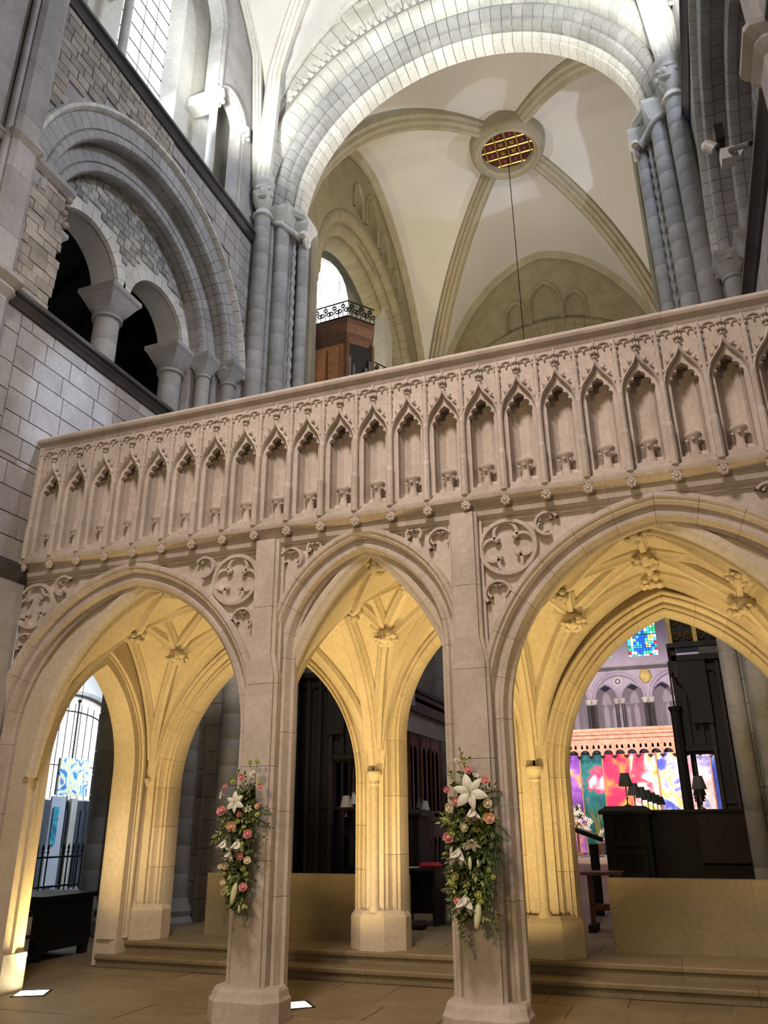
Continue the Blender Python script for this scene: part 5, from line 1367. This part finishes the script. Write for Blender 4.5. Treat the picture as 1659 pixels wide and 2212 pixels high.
# small table between the right rear pier and the low wall
TB = thing('side_table', 'small dark wooden table between right rear pier and low wall', 'table', (-1.3, 12.1, .27))
obj('top', MB().box(-1.56, -1.02, 11.85, 12.35, .96, 1.0), 'table_wood', TB)
for x in (-1.47, -1.1): obj('post', MB().box(x-.03, x+.03, 12.07, 12.13, .36, .96), 'table_wood', TB)
for x in (-1.47, -1.1): obj('foot', MB().box(x-.05, x+.05, 11.88, 12.32, .27, .36), 'black_oak', TB)
obj('stretcher', MB().box(-1.5, -1.08, 12.08, 12.12, .52, .60), 'table_wood', TB)
# book rest beside the desk end
BR = thing('book_rest', 'slanting black book rest with open pages beside the desk end', 'lectern', (-1.45, 14.1, .27))
obj('stand', MB().box(-1.66, -1.54, 14.0, 14.2, .27, 1.3), 'black_oak', BR)
obj('slope', MB().grid([[(-1.90, 13.85, 1.50), (-1.46, 13.85, 1.34), (-1.46, 14.3, 1.34), (-1.90, 14.3, 1.50)], [(-1.90, 13.85, 1.56), (-1.46, 13.85, 1.40), (-1.46, 14.3, 1.40), (-1.90, 14.3, 1.56)]], closed_v=True, cap=True), 'black_oak', BR)
obj('pages', MB().grid([[(-1.80, 13.9, 1.53), (-1.52, 13.9, 1.43), (-1.52, 14.2, 1.43), (-1.80, 14.2, 1.53)], [(-1.80, 13.9, 1.545), (-1.52, 13.9, 1.445), (-1.52, 14.2, 1.445), (-1.80, 14.2, 1.545)]], closed_v=True, cap=True), 'paper', BR)
# ---- organ case in the north arch
OG = thing('organ_case', 'tall brown oak organ case with pierced iron crest in the left crossing arch', 'organ', (-7.5, 17.6, 8))
ol = [(-9.2, 17.15), (-7.3, 17.05), (-6.78, 17.7), (-7.05, 18.3), (-7.6, 19.0), (-9.2, 19.3)]
def grow(p, g, c=(-8.0, 18.1)): return [(c[0]+(x-c[0])*(1+g), c[1]+(y-c[1])*(1+g)) for x, y in p]
obj('case_body', MB().stack([(grow(ol, -.06), 8), (grow(ol, -.06), 14.2)]), 'organ_wood', OG)
obj('lower_moulding', MB().stack([(grow(ol, -.06), 11.6), (grow(ol, -.02), 11.68), (grow(ol, -.02), 11.78), (grow(ol, -.06), 11.84)]), 'organ_dark_wood', OG)
obj('upper_stage', MB().stack([(grow(ol, -.06), 14.1), (grow(ol, -.03), 14.3), (grow(ol, -.03), 14.45), (grow(ol, .05), 14.68), (grow(ol, .05), 14.84), (grow(ol, .03), 14.9)]), 'organ_dark_wood', OG)
for x in (-8.9, -8.5, -8.1, -7.7): obj('west_panel', MB().box(x-.16, x+.16, 17.06, 17.14, 9.2, 14.0), 'organ_wood', OG)
pa, pb_ = Vector((-7.36, 17.10, 0)), Vector((-6.82, 17.74, 0))
obj('pipe_recess', MB().add([pa+Vector((.0, -.03, 9)), pb_+Vector((.02, -.03, 9)), pb_+Vector((.02, -.03, 14.1)), pa+Vector((0, -.03, 14.1))], [(0,1,2,3)]), 'black_oak', OG)
for i in range(6):
    p = pa.lerp(pb_, .12+.15*i); h = 13.0+.25*abs(i-2.5)
    obj('organ_pipe', MB().lathe([(.02, 9.2), (.06, 9.6), (.06, h), (.055, h)], (p.x+.05, p.y-.05, 0), 10), 'pipe_metal', OG, 50)
obj('corner_post', MB().lathe([(.07, 8), (.07, 14.2)], (-7.3, 17.08, 0), 8), 'organ_dark_wood', OG)
obj('corner_post', MB().lathe([(.06, 8), (.06, 14.2)], (-6.80, 17.72, 0), 8), 'organ_dark_wood', OG)
def crest(parent, line, z0, h, step):
    for a, b in zip(line, line[1:]):
        a, b = Vector((*a, 0)), Vector((*b, 0)); L = (b-a).length; n = max(1, round(L/step)); d = (b-a)/L
        for zz in (z0, z0+h): obj('crest_rail', MB().tube([a+Vector((0,0,zz)), b+Vector((0,0,zz))], .022, 5), 'iron', parent)
        for i in range(n):
            c = a+d*(L*(i+.5)/n); r = L/n*.34
            m = MB()
            for (ou, oz) in ((0, h*.72), (-r, h*.42), (r, h*.42)):
                m.sweep([c+d*(ou+r*.62*cos(2*pi*k/8))+Vector((0, 0, z0+oz+r*.62*sin(2*pi*k/8))) for k in range(8)], [(-.014, -.014), (.014, -.014), (.014, .014), (-.014, .014)], up=(d.y, -d.x, 0), closed=True)
            m.tube([c+Vector((0,0,z0)), c+Vector((0,0,z0+h))], .014, 4)
            for sg in (-1, 1): m.tube([c+d*(sg*L/n*.5)+Vector((0,0,z0)), c+d*(sg*L/n*.5)+Vector((0,0,z0+h*.6))], .012, 4)
            obj('crest_flower', m, 'iron', parent)
g = grow(ol, .05)
crest(OG, [(g[0][0]+.6, g[0][1]), g[1], g[2]], 14.90, .50, .30)
p0 = onY(789, 800, 20.1); p1 = onY(812, 790, 20.2); p2 = onY(852, 800, 20.8)
OG2 = thing('organ_side_case', 'lower organ case whose iron crest just shows above the parapet', 'organ', (p1.x, 20.4, 8))
zc_ = p1.z
ol2 = [(p0.x-.05, 20.1), (p1.x, 20.0), (p2.x, 20.8), (p2.x-.1, 21.2), (p0.x-.05, 21.2)]
obj('case_body', MB().prism(ol2, 8, zc_-.45), 'organ_dark_wood', OG2)
crest(OG2, ol2[:3], zc_-.42, .45, .3)
# ---- flood lamp and camera on the right wall
FL = thing('flood_lamp', 'white flood lamp and black camera on a bracket high on the right pier', 'lamp', (1.2, 9.2, 9))
P = lambda px_, py_, Y=8.6: onY(px_, py_, Y)
a = P(1618, 312); b = P(1575, 325); c = P(1528, 316)
obj('bracket_arm', MB().tube([onX(1622, 310, 1.5), b, P(1548, 322)], .028, 6), 'iron', FL)
m = MB().tube([P(1545, 322), P(1535, 318), c], .075, 10); m.ball(tuple(c), .078, 10, 6); obj('lamp_head', m, 'white_plastic', FL, 50)
k = P(1552, 295); obj('camera_body', MB().box(k.x-.05, k.x+.06, k.y-.1, k.y+.1, k.z-.12, k.z+.12), 'black_plastic', FL)
k = P(1572, 338); obj('glass_box', MB().box(k.x-.085, k.x+.085, k.y-.09, k.y+.09, k.z-.10, k.z+.07), 'white_plastic', FL)
obj('shade_plate', MB().grid([[P(1580, 318), P(1612, 306)], [P(1578, 330), P(1600, 336)]]).grid([[P(1580, 318, 8.62), P(1612, 306, 8.62)], [P(1578, 330, 8.62), P(1600, 336, 8.62)]]), 'white_plastic', FL)
# ================================================================ FLOWER ARRANGEMENTS ON THE PIERS
def petal_mesh(name, L, W, out, curl, mat, n=6):
    """petal growing from the origin along -Y (the flower's axis) and bending out towards +X"""
    m = MB(); rows = []
    for i in range(n+1):
        s_ = i/n; wd = W*(sin(pi*min(1, .12+.86*s_))**.8)*(1 if s_ < .99 else .12)
        r = L*(out*s_**1.15); a = L*(sqrt(max(0, 1-out*out))*s_*(1-.25*s_)-curl*s_**3)
        rows.append([(r-abs(t)*wd*.10*0, -a-(.18*wd*(1-t*t)) , t*wd*.5) for t in (-1, -.5, 0, .5, 1)])
    m.grid(rows)
    b = len(m.v)
    return mesh(name, m, mat, 60)
PET_OPEN = petal_mesh('petal', 1, .52, .93, .25, 'lily_white'); PET_OPEN2 = petal_mesh('petal', .97, .40, .90, .22, 'lily_white')
PET_BELL = petal_mesh('petal', 1, .46, .50, .05, 'lily_white'); PET_HALF = petal_mesh('petal', 1, .38, .70, .12, 'lily_white')
def rose_mesh(name, mat, seed):
    rnd = random.Random(seed); m = MB()
    m.ball((0, -.25, 0), .42, 10, 6)
    for k, (n, r0, op) in enumerate(((3, .34, .15), (5, .55, .42), (6, .80, .72))):
        for i in range(n):
            a0 = 2*pi*i/n+k*.5+rnd.uniform(-.1, .1); rows = []
            for s_ in (0, .35, .7, 1):
                rr = r0*(.45+.55*s_)+op*.25*s_*s_; yy = .25-(.95-op*.55)*s_
                hw = (1.15 if k else 1.5)*(.8+.3*s_-.35*s_**4)*pi/n
                rows.append([(rr*cos(a0+hw*t)*(1-.06*abs(t)), yy+.05*abs(t)*s_, rr*sin(a0+hw*t)*(1-.06*abs(t))) for t in (-1, -.5, 0, .5, 1)])
            m.grid(rows)
    return mesh(name, m, mat, 60)
ROSES = {k: rose_mesh('rose', 'rose_'+k, i) for i, k in enumerate(('pink', 'peach', 'cream'))}
ROSES['white'] = rose_mesh('rose', 'lily_white', 9); ROSES['green'] = rose_mesh('rose', 'bud_green', 11)
BUD = mesh('lily_bud', MB().lathe([(.02, 0), (.10, .08), (.15, .35), (.16, .6), (.11, .85), (.02, 1.0)], (0, 0, -1.0), 8), 'lily_bud', 60)
LEAF = mesh('leaf', MB().add([(0,0,0), (.32,-.05,.2), (.62,-.04,.14), (1,.05,0), (.62,-.04,-.14), (.32,-.05,-.2), (.5,.03,0)], [(0,1,6), (1,2,6), (2,3,6), (3,4,6), (4,5,6), (5,0,6)]), 'leaf_green', 60)
LEAFL = mesh('leaf', MB().add([(0,0,0), (.3,-.05,.24), (.62,-.04,.18), (1,.05,0), (.62,-.04,-.18), (.3,-.05,-.24), (.5,.04,0)], [(0,1,6), (1,2,6), (2,3,6), (3,4,6), (4,5,6), (5,0,6)]), 'leaf_light', 60)
def frame(axis, roll=0):
    """rotation taking local -Y to the given axis"""
    q = Vector(axis).normalized().to_track_quat('-Y', 'Z'); return q.to_matrix().to_4x4() @ Matrix.Rotation(roll, 4, 'Y')
FRONT = Vector((.35, -1, .12))
class Arr:
    def __init__(s, label, ox, oy, sc, Y, mpp, base):
        s.ox, s.oy, s.sc, s.Y, s.k = ox, oy, sc, Y, mpp/sc
        s.t = thing('flower_arrangement', label, 'flowers', base, group='flower arrangements on the piers'); s.rnd = random.Random(int(ox))
    def p(s, x, y, dy=0): return onY(s.ox+x/s.sc, s.oy+y/s.sc, s.Y+dy)
    def lily(s, x, y, r, axis, kind='open', roll=0, dy=-.05):
        c = s.p(x, y, dy); R_ = r*s.k; M = Matrix.Translation(c) @ frame(axis, roll) @ Matrix.Scale(R_, 4)
        st = MB()
        for i in range(6):
            a = i*pi/3; st.tube([(0, 0, 0), (.10*cos(a), -.4, .10*sin(a)), (.18*cos(a), -.55, .18*sin(a))], .016, 4); st.ball((.18*cos(a), -.56, .18*sin(a)), .035, 5, 3)
        st.lathe([(.13, -.1), (.14, .0), (.05, .12)], (0, .02, 0), 6)
        ly = obj('lily', st.xf(M), 'lily_bud', s.t, 50)
        for i in range(6):
            me = {'open': (PET_OPEN, PET_OPEN2)[i % 2], 'bell': PET_BELL, 'half': PET_HALF}[kind]
            inst('petal', me, None, ly, M=M @ Matrix.Scale(1.0 if kind != 'bell' else 1.35, 4) @ Matrix.Rotation(i*pi/3+.1, 4, 'Y') @ Matrix.Translation((.04, 0, 0)))
    def rose(s, x, y, r, col, axis=None, dy=-.04):
        c = s.p(x, y, dy); ax = Vector(axis) if axis else FRONT+Vector((s.rnd.uniform(-.4, .4), 0, s.rnd.uniform(-.3, .4)))
        inst('rose', ROSES[col], None, s.t, M=Matrix.Translation(c) @ frame(ax, s.rnd.uniform(0, 6)) @ Matrix.Scale(r*s.k*1.05, 4))
    def bud(s, x, y, L, axis, dy=-.05):
        c = s.p(x, y, dy); q = Vector(axis).normalized().to_track_quat('-Z', 'Y').to_matrix().to_4x4()
        inst('lily_bud', BUD, None, s.t, M=Matrix.Translation(c) @ q @ Matrix.Scale(L*s.k, 4))
    def spray(s, x0, y0, x1, y1, n, leaf, light=False, dy0=0, dy1=-.03, sag=.0):
        a, b = s.p(x0, y0, dy0), s.p(x1, y1, dy1); mid = a.lerp(b, .5)+Vector((0, -.015, sag))
        pts = [a.lerp(mid, t) if t < 0 else (a*(1-t)**2+mid*2*t*(1-t)+b*t*t) for t in [i/8 for i in range(9)]]
        sp = obj('leaf_spray', MB().tube(pts, .0035, 4, r1=.0015), 'stem_green', s.t)
        d = (b-a).normalized(); side = d.cross(Vector((0, -1, 0))).normalized()
        for i in range(n):
            t = .12+.88*i/(n-1); q = a*(1-t)**2+mid*2*t*(1-t)+b*t*t
            sg = 1 if i % 2 else -1
            ax = (d*.75+side*sg*s.rnd.uniform(.5, .95)+Vector((0, -s.rnd.uniform(.0, .5), s.rnd.uniform(-.2, .1))))
            if i == n-1: ax = d
            mt = ax.normalized().to_track_quat('X', 'Z').to_matrix().to_4x4()
            inst('leaf', LEAFL if light else LEAF, None, sp, M=Matrix.Translation(q) @ mt @ Matrix.Rotation(s.rnd.uniform(-.7, .7)+1.2, 4, 'X') @ Matrix.Scale(leaf*s.k*s.rnd.uniform(.8, 1.15), 4))
    def fern(s, x0, y0, x1, y1, w, n=15, dy0=0, dy1=-.04):
        a, b = s.p(x0, y0, dy0), s.p(x1, y1, dy1); mid = a.lerp(b, .5)+Vector((0, -.02, .025))
        f = lambda t: a*(1-t)**2+mid*2*t*(1-t)+b*t*t
        m = MB().tube([f(i/8) for i in range(9)], .003, 4, r1=.001)
        d = (b-a).normalized(); side = d.cross(Vector((0, -1, 0))).normalized()
        for i in range(n):
            t = .1+.88*i/n; c = f(t); L = w*s.k*(sin(pi*(.18+.8*t)))
            for sg in (-1, 1):
                e = c+side*sg*L+d*L*.55+Vector((0, -.012*((i*7) % 3), -.2*L)); h = d*(.8*(b-a).length/n)*.5
                m.add([c-h*.5, c+(e-c)*.5+h, e, c+(e-c)*.5-h], [(0,1,2,3)])
        o = obj('fern_frond', m, 'fern_green', s.t); o['kind'] = 'stuff'
def fill(S_, xs, n, leaf, seed):
    """leafy filling over the foam"""
    rnd = random.Random(seed)
    for i in range(n):
        x, y, r = rnd.choice(xs[1:-1]); a = rnd.uniform(0, 2*pi); d = rnd.uniform(.2, .85)*r
        x0, y0 = x+d*cos(a), y+rnd.uniform(-70, 70); L = rnd.uniform(90, 170)
        ax = cos(a)*.7+rnd.uniform(-.4, .4)
        S_.spray(x0, y0, x0+L*ax, y0+L*rnd.uniform(.2, 1.0), 5, leaf*rnd.uniform(.85, 1.2), light=rnd.random() < .45, dy0=-.01, dy1=-.06)
def filler(S_, xs, n, leaf, seed, mat):
    """small filling leaves too many to count, over the whole length"""
    rnd = random.Random(seed); m = MB()
    for i in range(n):
        k = rnd.randrange(len(xs)-1); f = rnd.random(); x, y, r = [xs[k][q]*(1-f)+xs[k+1][q]*f for q in range(3)]
        a = rnd.uniform(-1, 1); c = S_.p(x+a*r*1.12, y, -.005-.05*sqrt(max(0, 1-a*a))*rnd.random())
        d = Vector((a*.8+rnd.uniform(-.5, .5), -rnd.uniform(.1, .8), rnd.uniform(-1, .35))).normalized(); L = leaf*S_.k*rnd.uniform(.7, 1.3)
        sd = d.cross(Vector((rnd.uniform(-.4, .4), -1, rnd.uniform(-.4, .4)))).normalized()*L*.24
        m.add([c, c+d*L*.45+sd, c+d*L, c+d*L*.45-sd], [(0, 1, 2, 3)])
    o = obj('filler_foliage', m, mat, S_.t); o['kind'] = 'stuff'
# ---- left arrangement
A = Arr('tall hanging arrangement of white lilies and pink roses on the left pier', 440, 1640, 5.82, 6.98, .0043, (-4.1, 7.05, 1.0))
core = [(560, 330, 55), (520, 480, 120), (450, 640, 150), (430, 820, 160), (440, 1000, 150), (430, 1200, 130), (420, 1400, 120), (420, 1600, 105), (420, 1750, 70), (400, 1850, 30)]
rows = []
for x, y, r in core:
    c = A.p(x, y); rr = r*A.k; rows.append([(c.x+rr*cos(a), c.y+.045+.055*sin(a), c.z) for a in [2*pi*j/10 for j in range(10)]])
obj('foam_core', MB().grid(rows, closed_v=True, cap=True), 'foam', A.t, 60)
fill(A, core, 14, 84, 1); filler(A, core, 420, 80, 5, 'leaf_green'); filler(A, core, 130, 70, 6, 'leaf_light')
A.lily(400, 545, 150, (-.05, -1, .15), 'open', .3, -.10); A.lily(250, 450, 95, (-.8, -.8, .2), 'half', .2, -.06)
A.lily(505, 400, 70, (.4, -.8, .8), 'half', .6, -.03); A.lily(560, 620, 75, (.45, -.9, -.2), 'half', .1, -.06)
A.lily(262, 1030, 130, (-.15, -.3, -1), 'bell', .2, -.05); A.lily(425, 1030, 150, (.0, -.3, -1), 'bell', .9, -.07); A.lily(330, 1170, 115, (-.05, -.45, -1), 'bell', .5, -.08)
A.bud(410, 1550, 250, (-.15, -.1, -1), -.07); A.bud(455, 1790, 130, (0, -.1, -1), -.04); A.bud(262, 1060, 1, (0, 0, -1))
for x, y, r, c in ((640, 165, 66, 'white'), (475, 232, 46, 'pink'), (708, 348, 40, 'pink'), (225, 655, 62, 'pink'), (440, 690, 36, 'pink'), (345, 845, 62, 'peach'), (550, 940, 56, 'pink'), (455, 1222, 44, 'pink'), (495, 1612, 54, 'pink'), (545, 1272, 46, 'cream'), (235, 1548, 34, 'cream'), (248, 1680, 32, 'cream'), (495, 1372, 36, 'green'), (585, 45, 32, 'green'), (675, 35, 34, 'green'), (378, 275, 42, 'green'), (432, 168, 22, 'green'), (678, 697, 34, 'green'), (270, 345, 32, 'pink'), (675, 590, 36, 'peach'), (485, 1060, 30, 'green'), (270, 1345, 42, 'cream'), (205, 1350, 34, 'cream'), (255, 1440, 26, 'green'), (530, 1440, 30, 'green'), (700, 300, 30, 'green'), (420, 780, 34, 'green'), (500, 850, 26, 'green')): A.rose(x, y, r, c, dy=-.07)
for q in ((600, 330, 585, 60), (640, 330, 672, 60), (520, 350, 440, 180), (560, 300, 640, 190)):
    a, b = A.p(q[0], q[1]), A.p(q[2], q[3], -.06); obj('flower_stem', MB().tube([a, b], .003, 5), 'stem_green', A.t)
for q in ((500, 560, 860, 620, 9, 70), (560, 700, 860, 850, 9, 70), (520, 900, 780, 1000, 8, 65), (520, 1150, 690, 1390, 8, 65), (500, 1350, 670, 1580, 9, 60), (470, 1500, 640, 1760, 9, 60), (450, 1650, 590, 1920, 9, 60), (420, 1700, 520, 2080, 11, 62), (400, 1700, 430, 2020, 10, 60), (350, 1650, 260, 2040, 12, 62), (350, 1500, 250, 1900, 10, 60), (560, 520, 640, 240, 8, 70), (520, 420, 520, 200, 7, 66), (500, 1000, 650, 1180, 8, 62)): A.spray(*q, dy0=.02, dy1=-.05)
for q in ((400, 760, 150, 950, 10, 70), (380, 800, 200, 760, 8, 64), (300, 900, 130, 1030, 9, 64), (400, 700, 560, 780, 7, 70), (300, 1250, 190, 1480, 8, 60), (520, 780, 690, 760, 7, 60), (330, 300, 430, 160, 6, 60), (480, 1000, 500, 1120, 6, 60), (300, 700, 240, 780, 6, 64)): A.spray(*q, light=True, dy0=-.02, dy1=-.08)
for q in ((560, 620, 880, 700, 60), (540, 760, 850, 860, 55), (500, 1800, 560, 2020, 40), (300, 950, 120, 930, 70), (300, 880, 150, 1060, 60)): A.fern(*q)
# ---- right arrangement
B = Arr('tall hanging arrangement of white lilies, roses and fern on the right pier', 930, 1620, 5.144, 6.98, .00393, (-1.9, 7.05, 1.0))
core = [(400, 260, 40), (420, 400, 110), (430, 600, 190), (450, 800, 240), (470, 1000, 240), (450, 1200, 230), (430, 1400, 200), (430, 1600, 170), (430, 1750, 130), (420, 1880, 60)]
rows = []
for x, y, r in core:
    c = B.p(x, y); rr = r*B.k; rows.append([(c.x+rr*cos(a), c.y+.045+.06*sin(a), c.z) for a in [2*pi*j/10 for j in range(10)]])
obj('foam_core', MB().grid(rows, closed_v=True, cap=True), 'foam', B.t, 60)
fill(B, core, 14, 92, 2); filler(B, core, 460, 86, 7, 'leaf_green'); filler(B, core, 130, 76, 8, 'leaf_light')
B.lily(440, 470, 215, (.02, -1, .12), 'open', .15, -.11); B.lily(240, 620, 95, (-.7, -.9, -.2), 'half', .3, -.07)
B.lily(472, 650, 150, (.0, -.25, -1), 'bell', .4, -.10); B.lily(460, 1010, 150, (.05, -.6, -.8), 'half', .2, -.09); B.lily(315, 1110, 165, (-.15, -.4, -1), 'bell', .5, -.08)
B.lily(390, 1630, 190, (-.05, -.4, -1), 'bell', .2, -.08); B.lily(500, 300, 60, (.3, -.6, .8), 'half', .1, -.04); B.lily(250, 360, 55, (-.5, -.8, .6), 'half', .4, -.03)
B.bud(435, 1180, 140, (.05, -.2, -1), -.08); B.bud(540, 1690, 260, (-.12, -.2, -1), -.07); B.bud(520, 1215, 80, (.2, -.2, -1), -.07)
for x, y, r, c in ((285, 105, 32, 'white'), (370, 135, 34, 'green'), (420, 225, 46, 'pink'), (610, 340, 42, 'pink'), (178, 440, 38, 'pink'), (280, 572, 48, 'pink'), (650, 757, 60, 'peach'), (600, 745, 36, 'green'), (195, 980, 62, 'pink'), (225, 930, 40, 'green'), (370, 867, 48, 'cream'), (635, 597, 52, 'cream'), (300, 1672, 48, 'pink'), (530, 1605, 38, 'green'), (552, 1678, 36, 'green'), (235, 280, 26, 'green'), (490, 885, 30, 'green'), (160, 780, 40, 'green'), (270, 1405, 42, 'green'), (235, 1480, 36, 'green'), (690, 1410, 30, 'green'), (640, 1330, 30, 'green'), (410, 1490, 30, 'green'), (210, 640, 50, 'cream')): B.rose(x, y, r, c, dy=-.08)
for q in ((390, 300, 300, 120), (400, 300, 365, 150), (420, 300, 330, 30)):
    a, b = B.p(q[0], q[1]), B.p(q[2], q[3], -.06); obj('flower_stem', MB().tube([a, b], .003, 5), 'stem_green', B.t)
for q in ((560, 500, 700, 390, 7, 80), (600, 1300, 720, 1500, 9, 80), (600, 1450, 720, 1620, 8, 78), (580, 1500, 740, 1850, 12, 80), (600, 1600, 780, 1960, 12, 78), (620, 1750, 770, 2130, 12, 80), (560, 1750, 620, 2040, 9, 74), (380, 1750, 390, 2150, 13, 76), (330, 1700, 340, 2050, 11, 74), (300, 1600, 250, 1850, 9, 74), (430, 380, 400, 270, 6, 84), (500, 620, 640, 700, 7, 80), (380, 700, 260, 740, 7, 80), (480, 900, 560, 1100, 8, 80), (300, 1400, 220, 1800, 10, 74)): B.spray(*q, dy0=.02, dy1=-.05)
for q in ((300, 760, 120, 800, 8, 78), (300, 850, 150, 730, 8, 74), (330, 950, 210, 900, 7, 72), (300, 1250, 200, 1450, 8, 74), (330, 1350, 240, 1600, 9, 72), (420, 1300, 520, 1420, 7, 70), (260, 330, 210, 230, 6, 64), (360, 170, 330, 20, 5, 60), (360, 150, 420, 95, 5, 60), (420, 1400, 400, 1550, 7, 70)): B.spray(*q, light=True, dy0=-.02, dy1=-.08)
for q in ((560, 560, 810, 480, 85), (600, 620, 780, 560, 70), (560, 780, 900, 1010, 110), (560, 900, 800, 1080, 110), (560, 1000, 780, 1180, 110), (600, 1150, 850, 1200, 110), (600, 1200, 840, 1340, 120), (330, 700, 420, 640, 60), (400, 700, 300, 780, 80)): B.fern(*q, n=18)
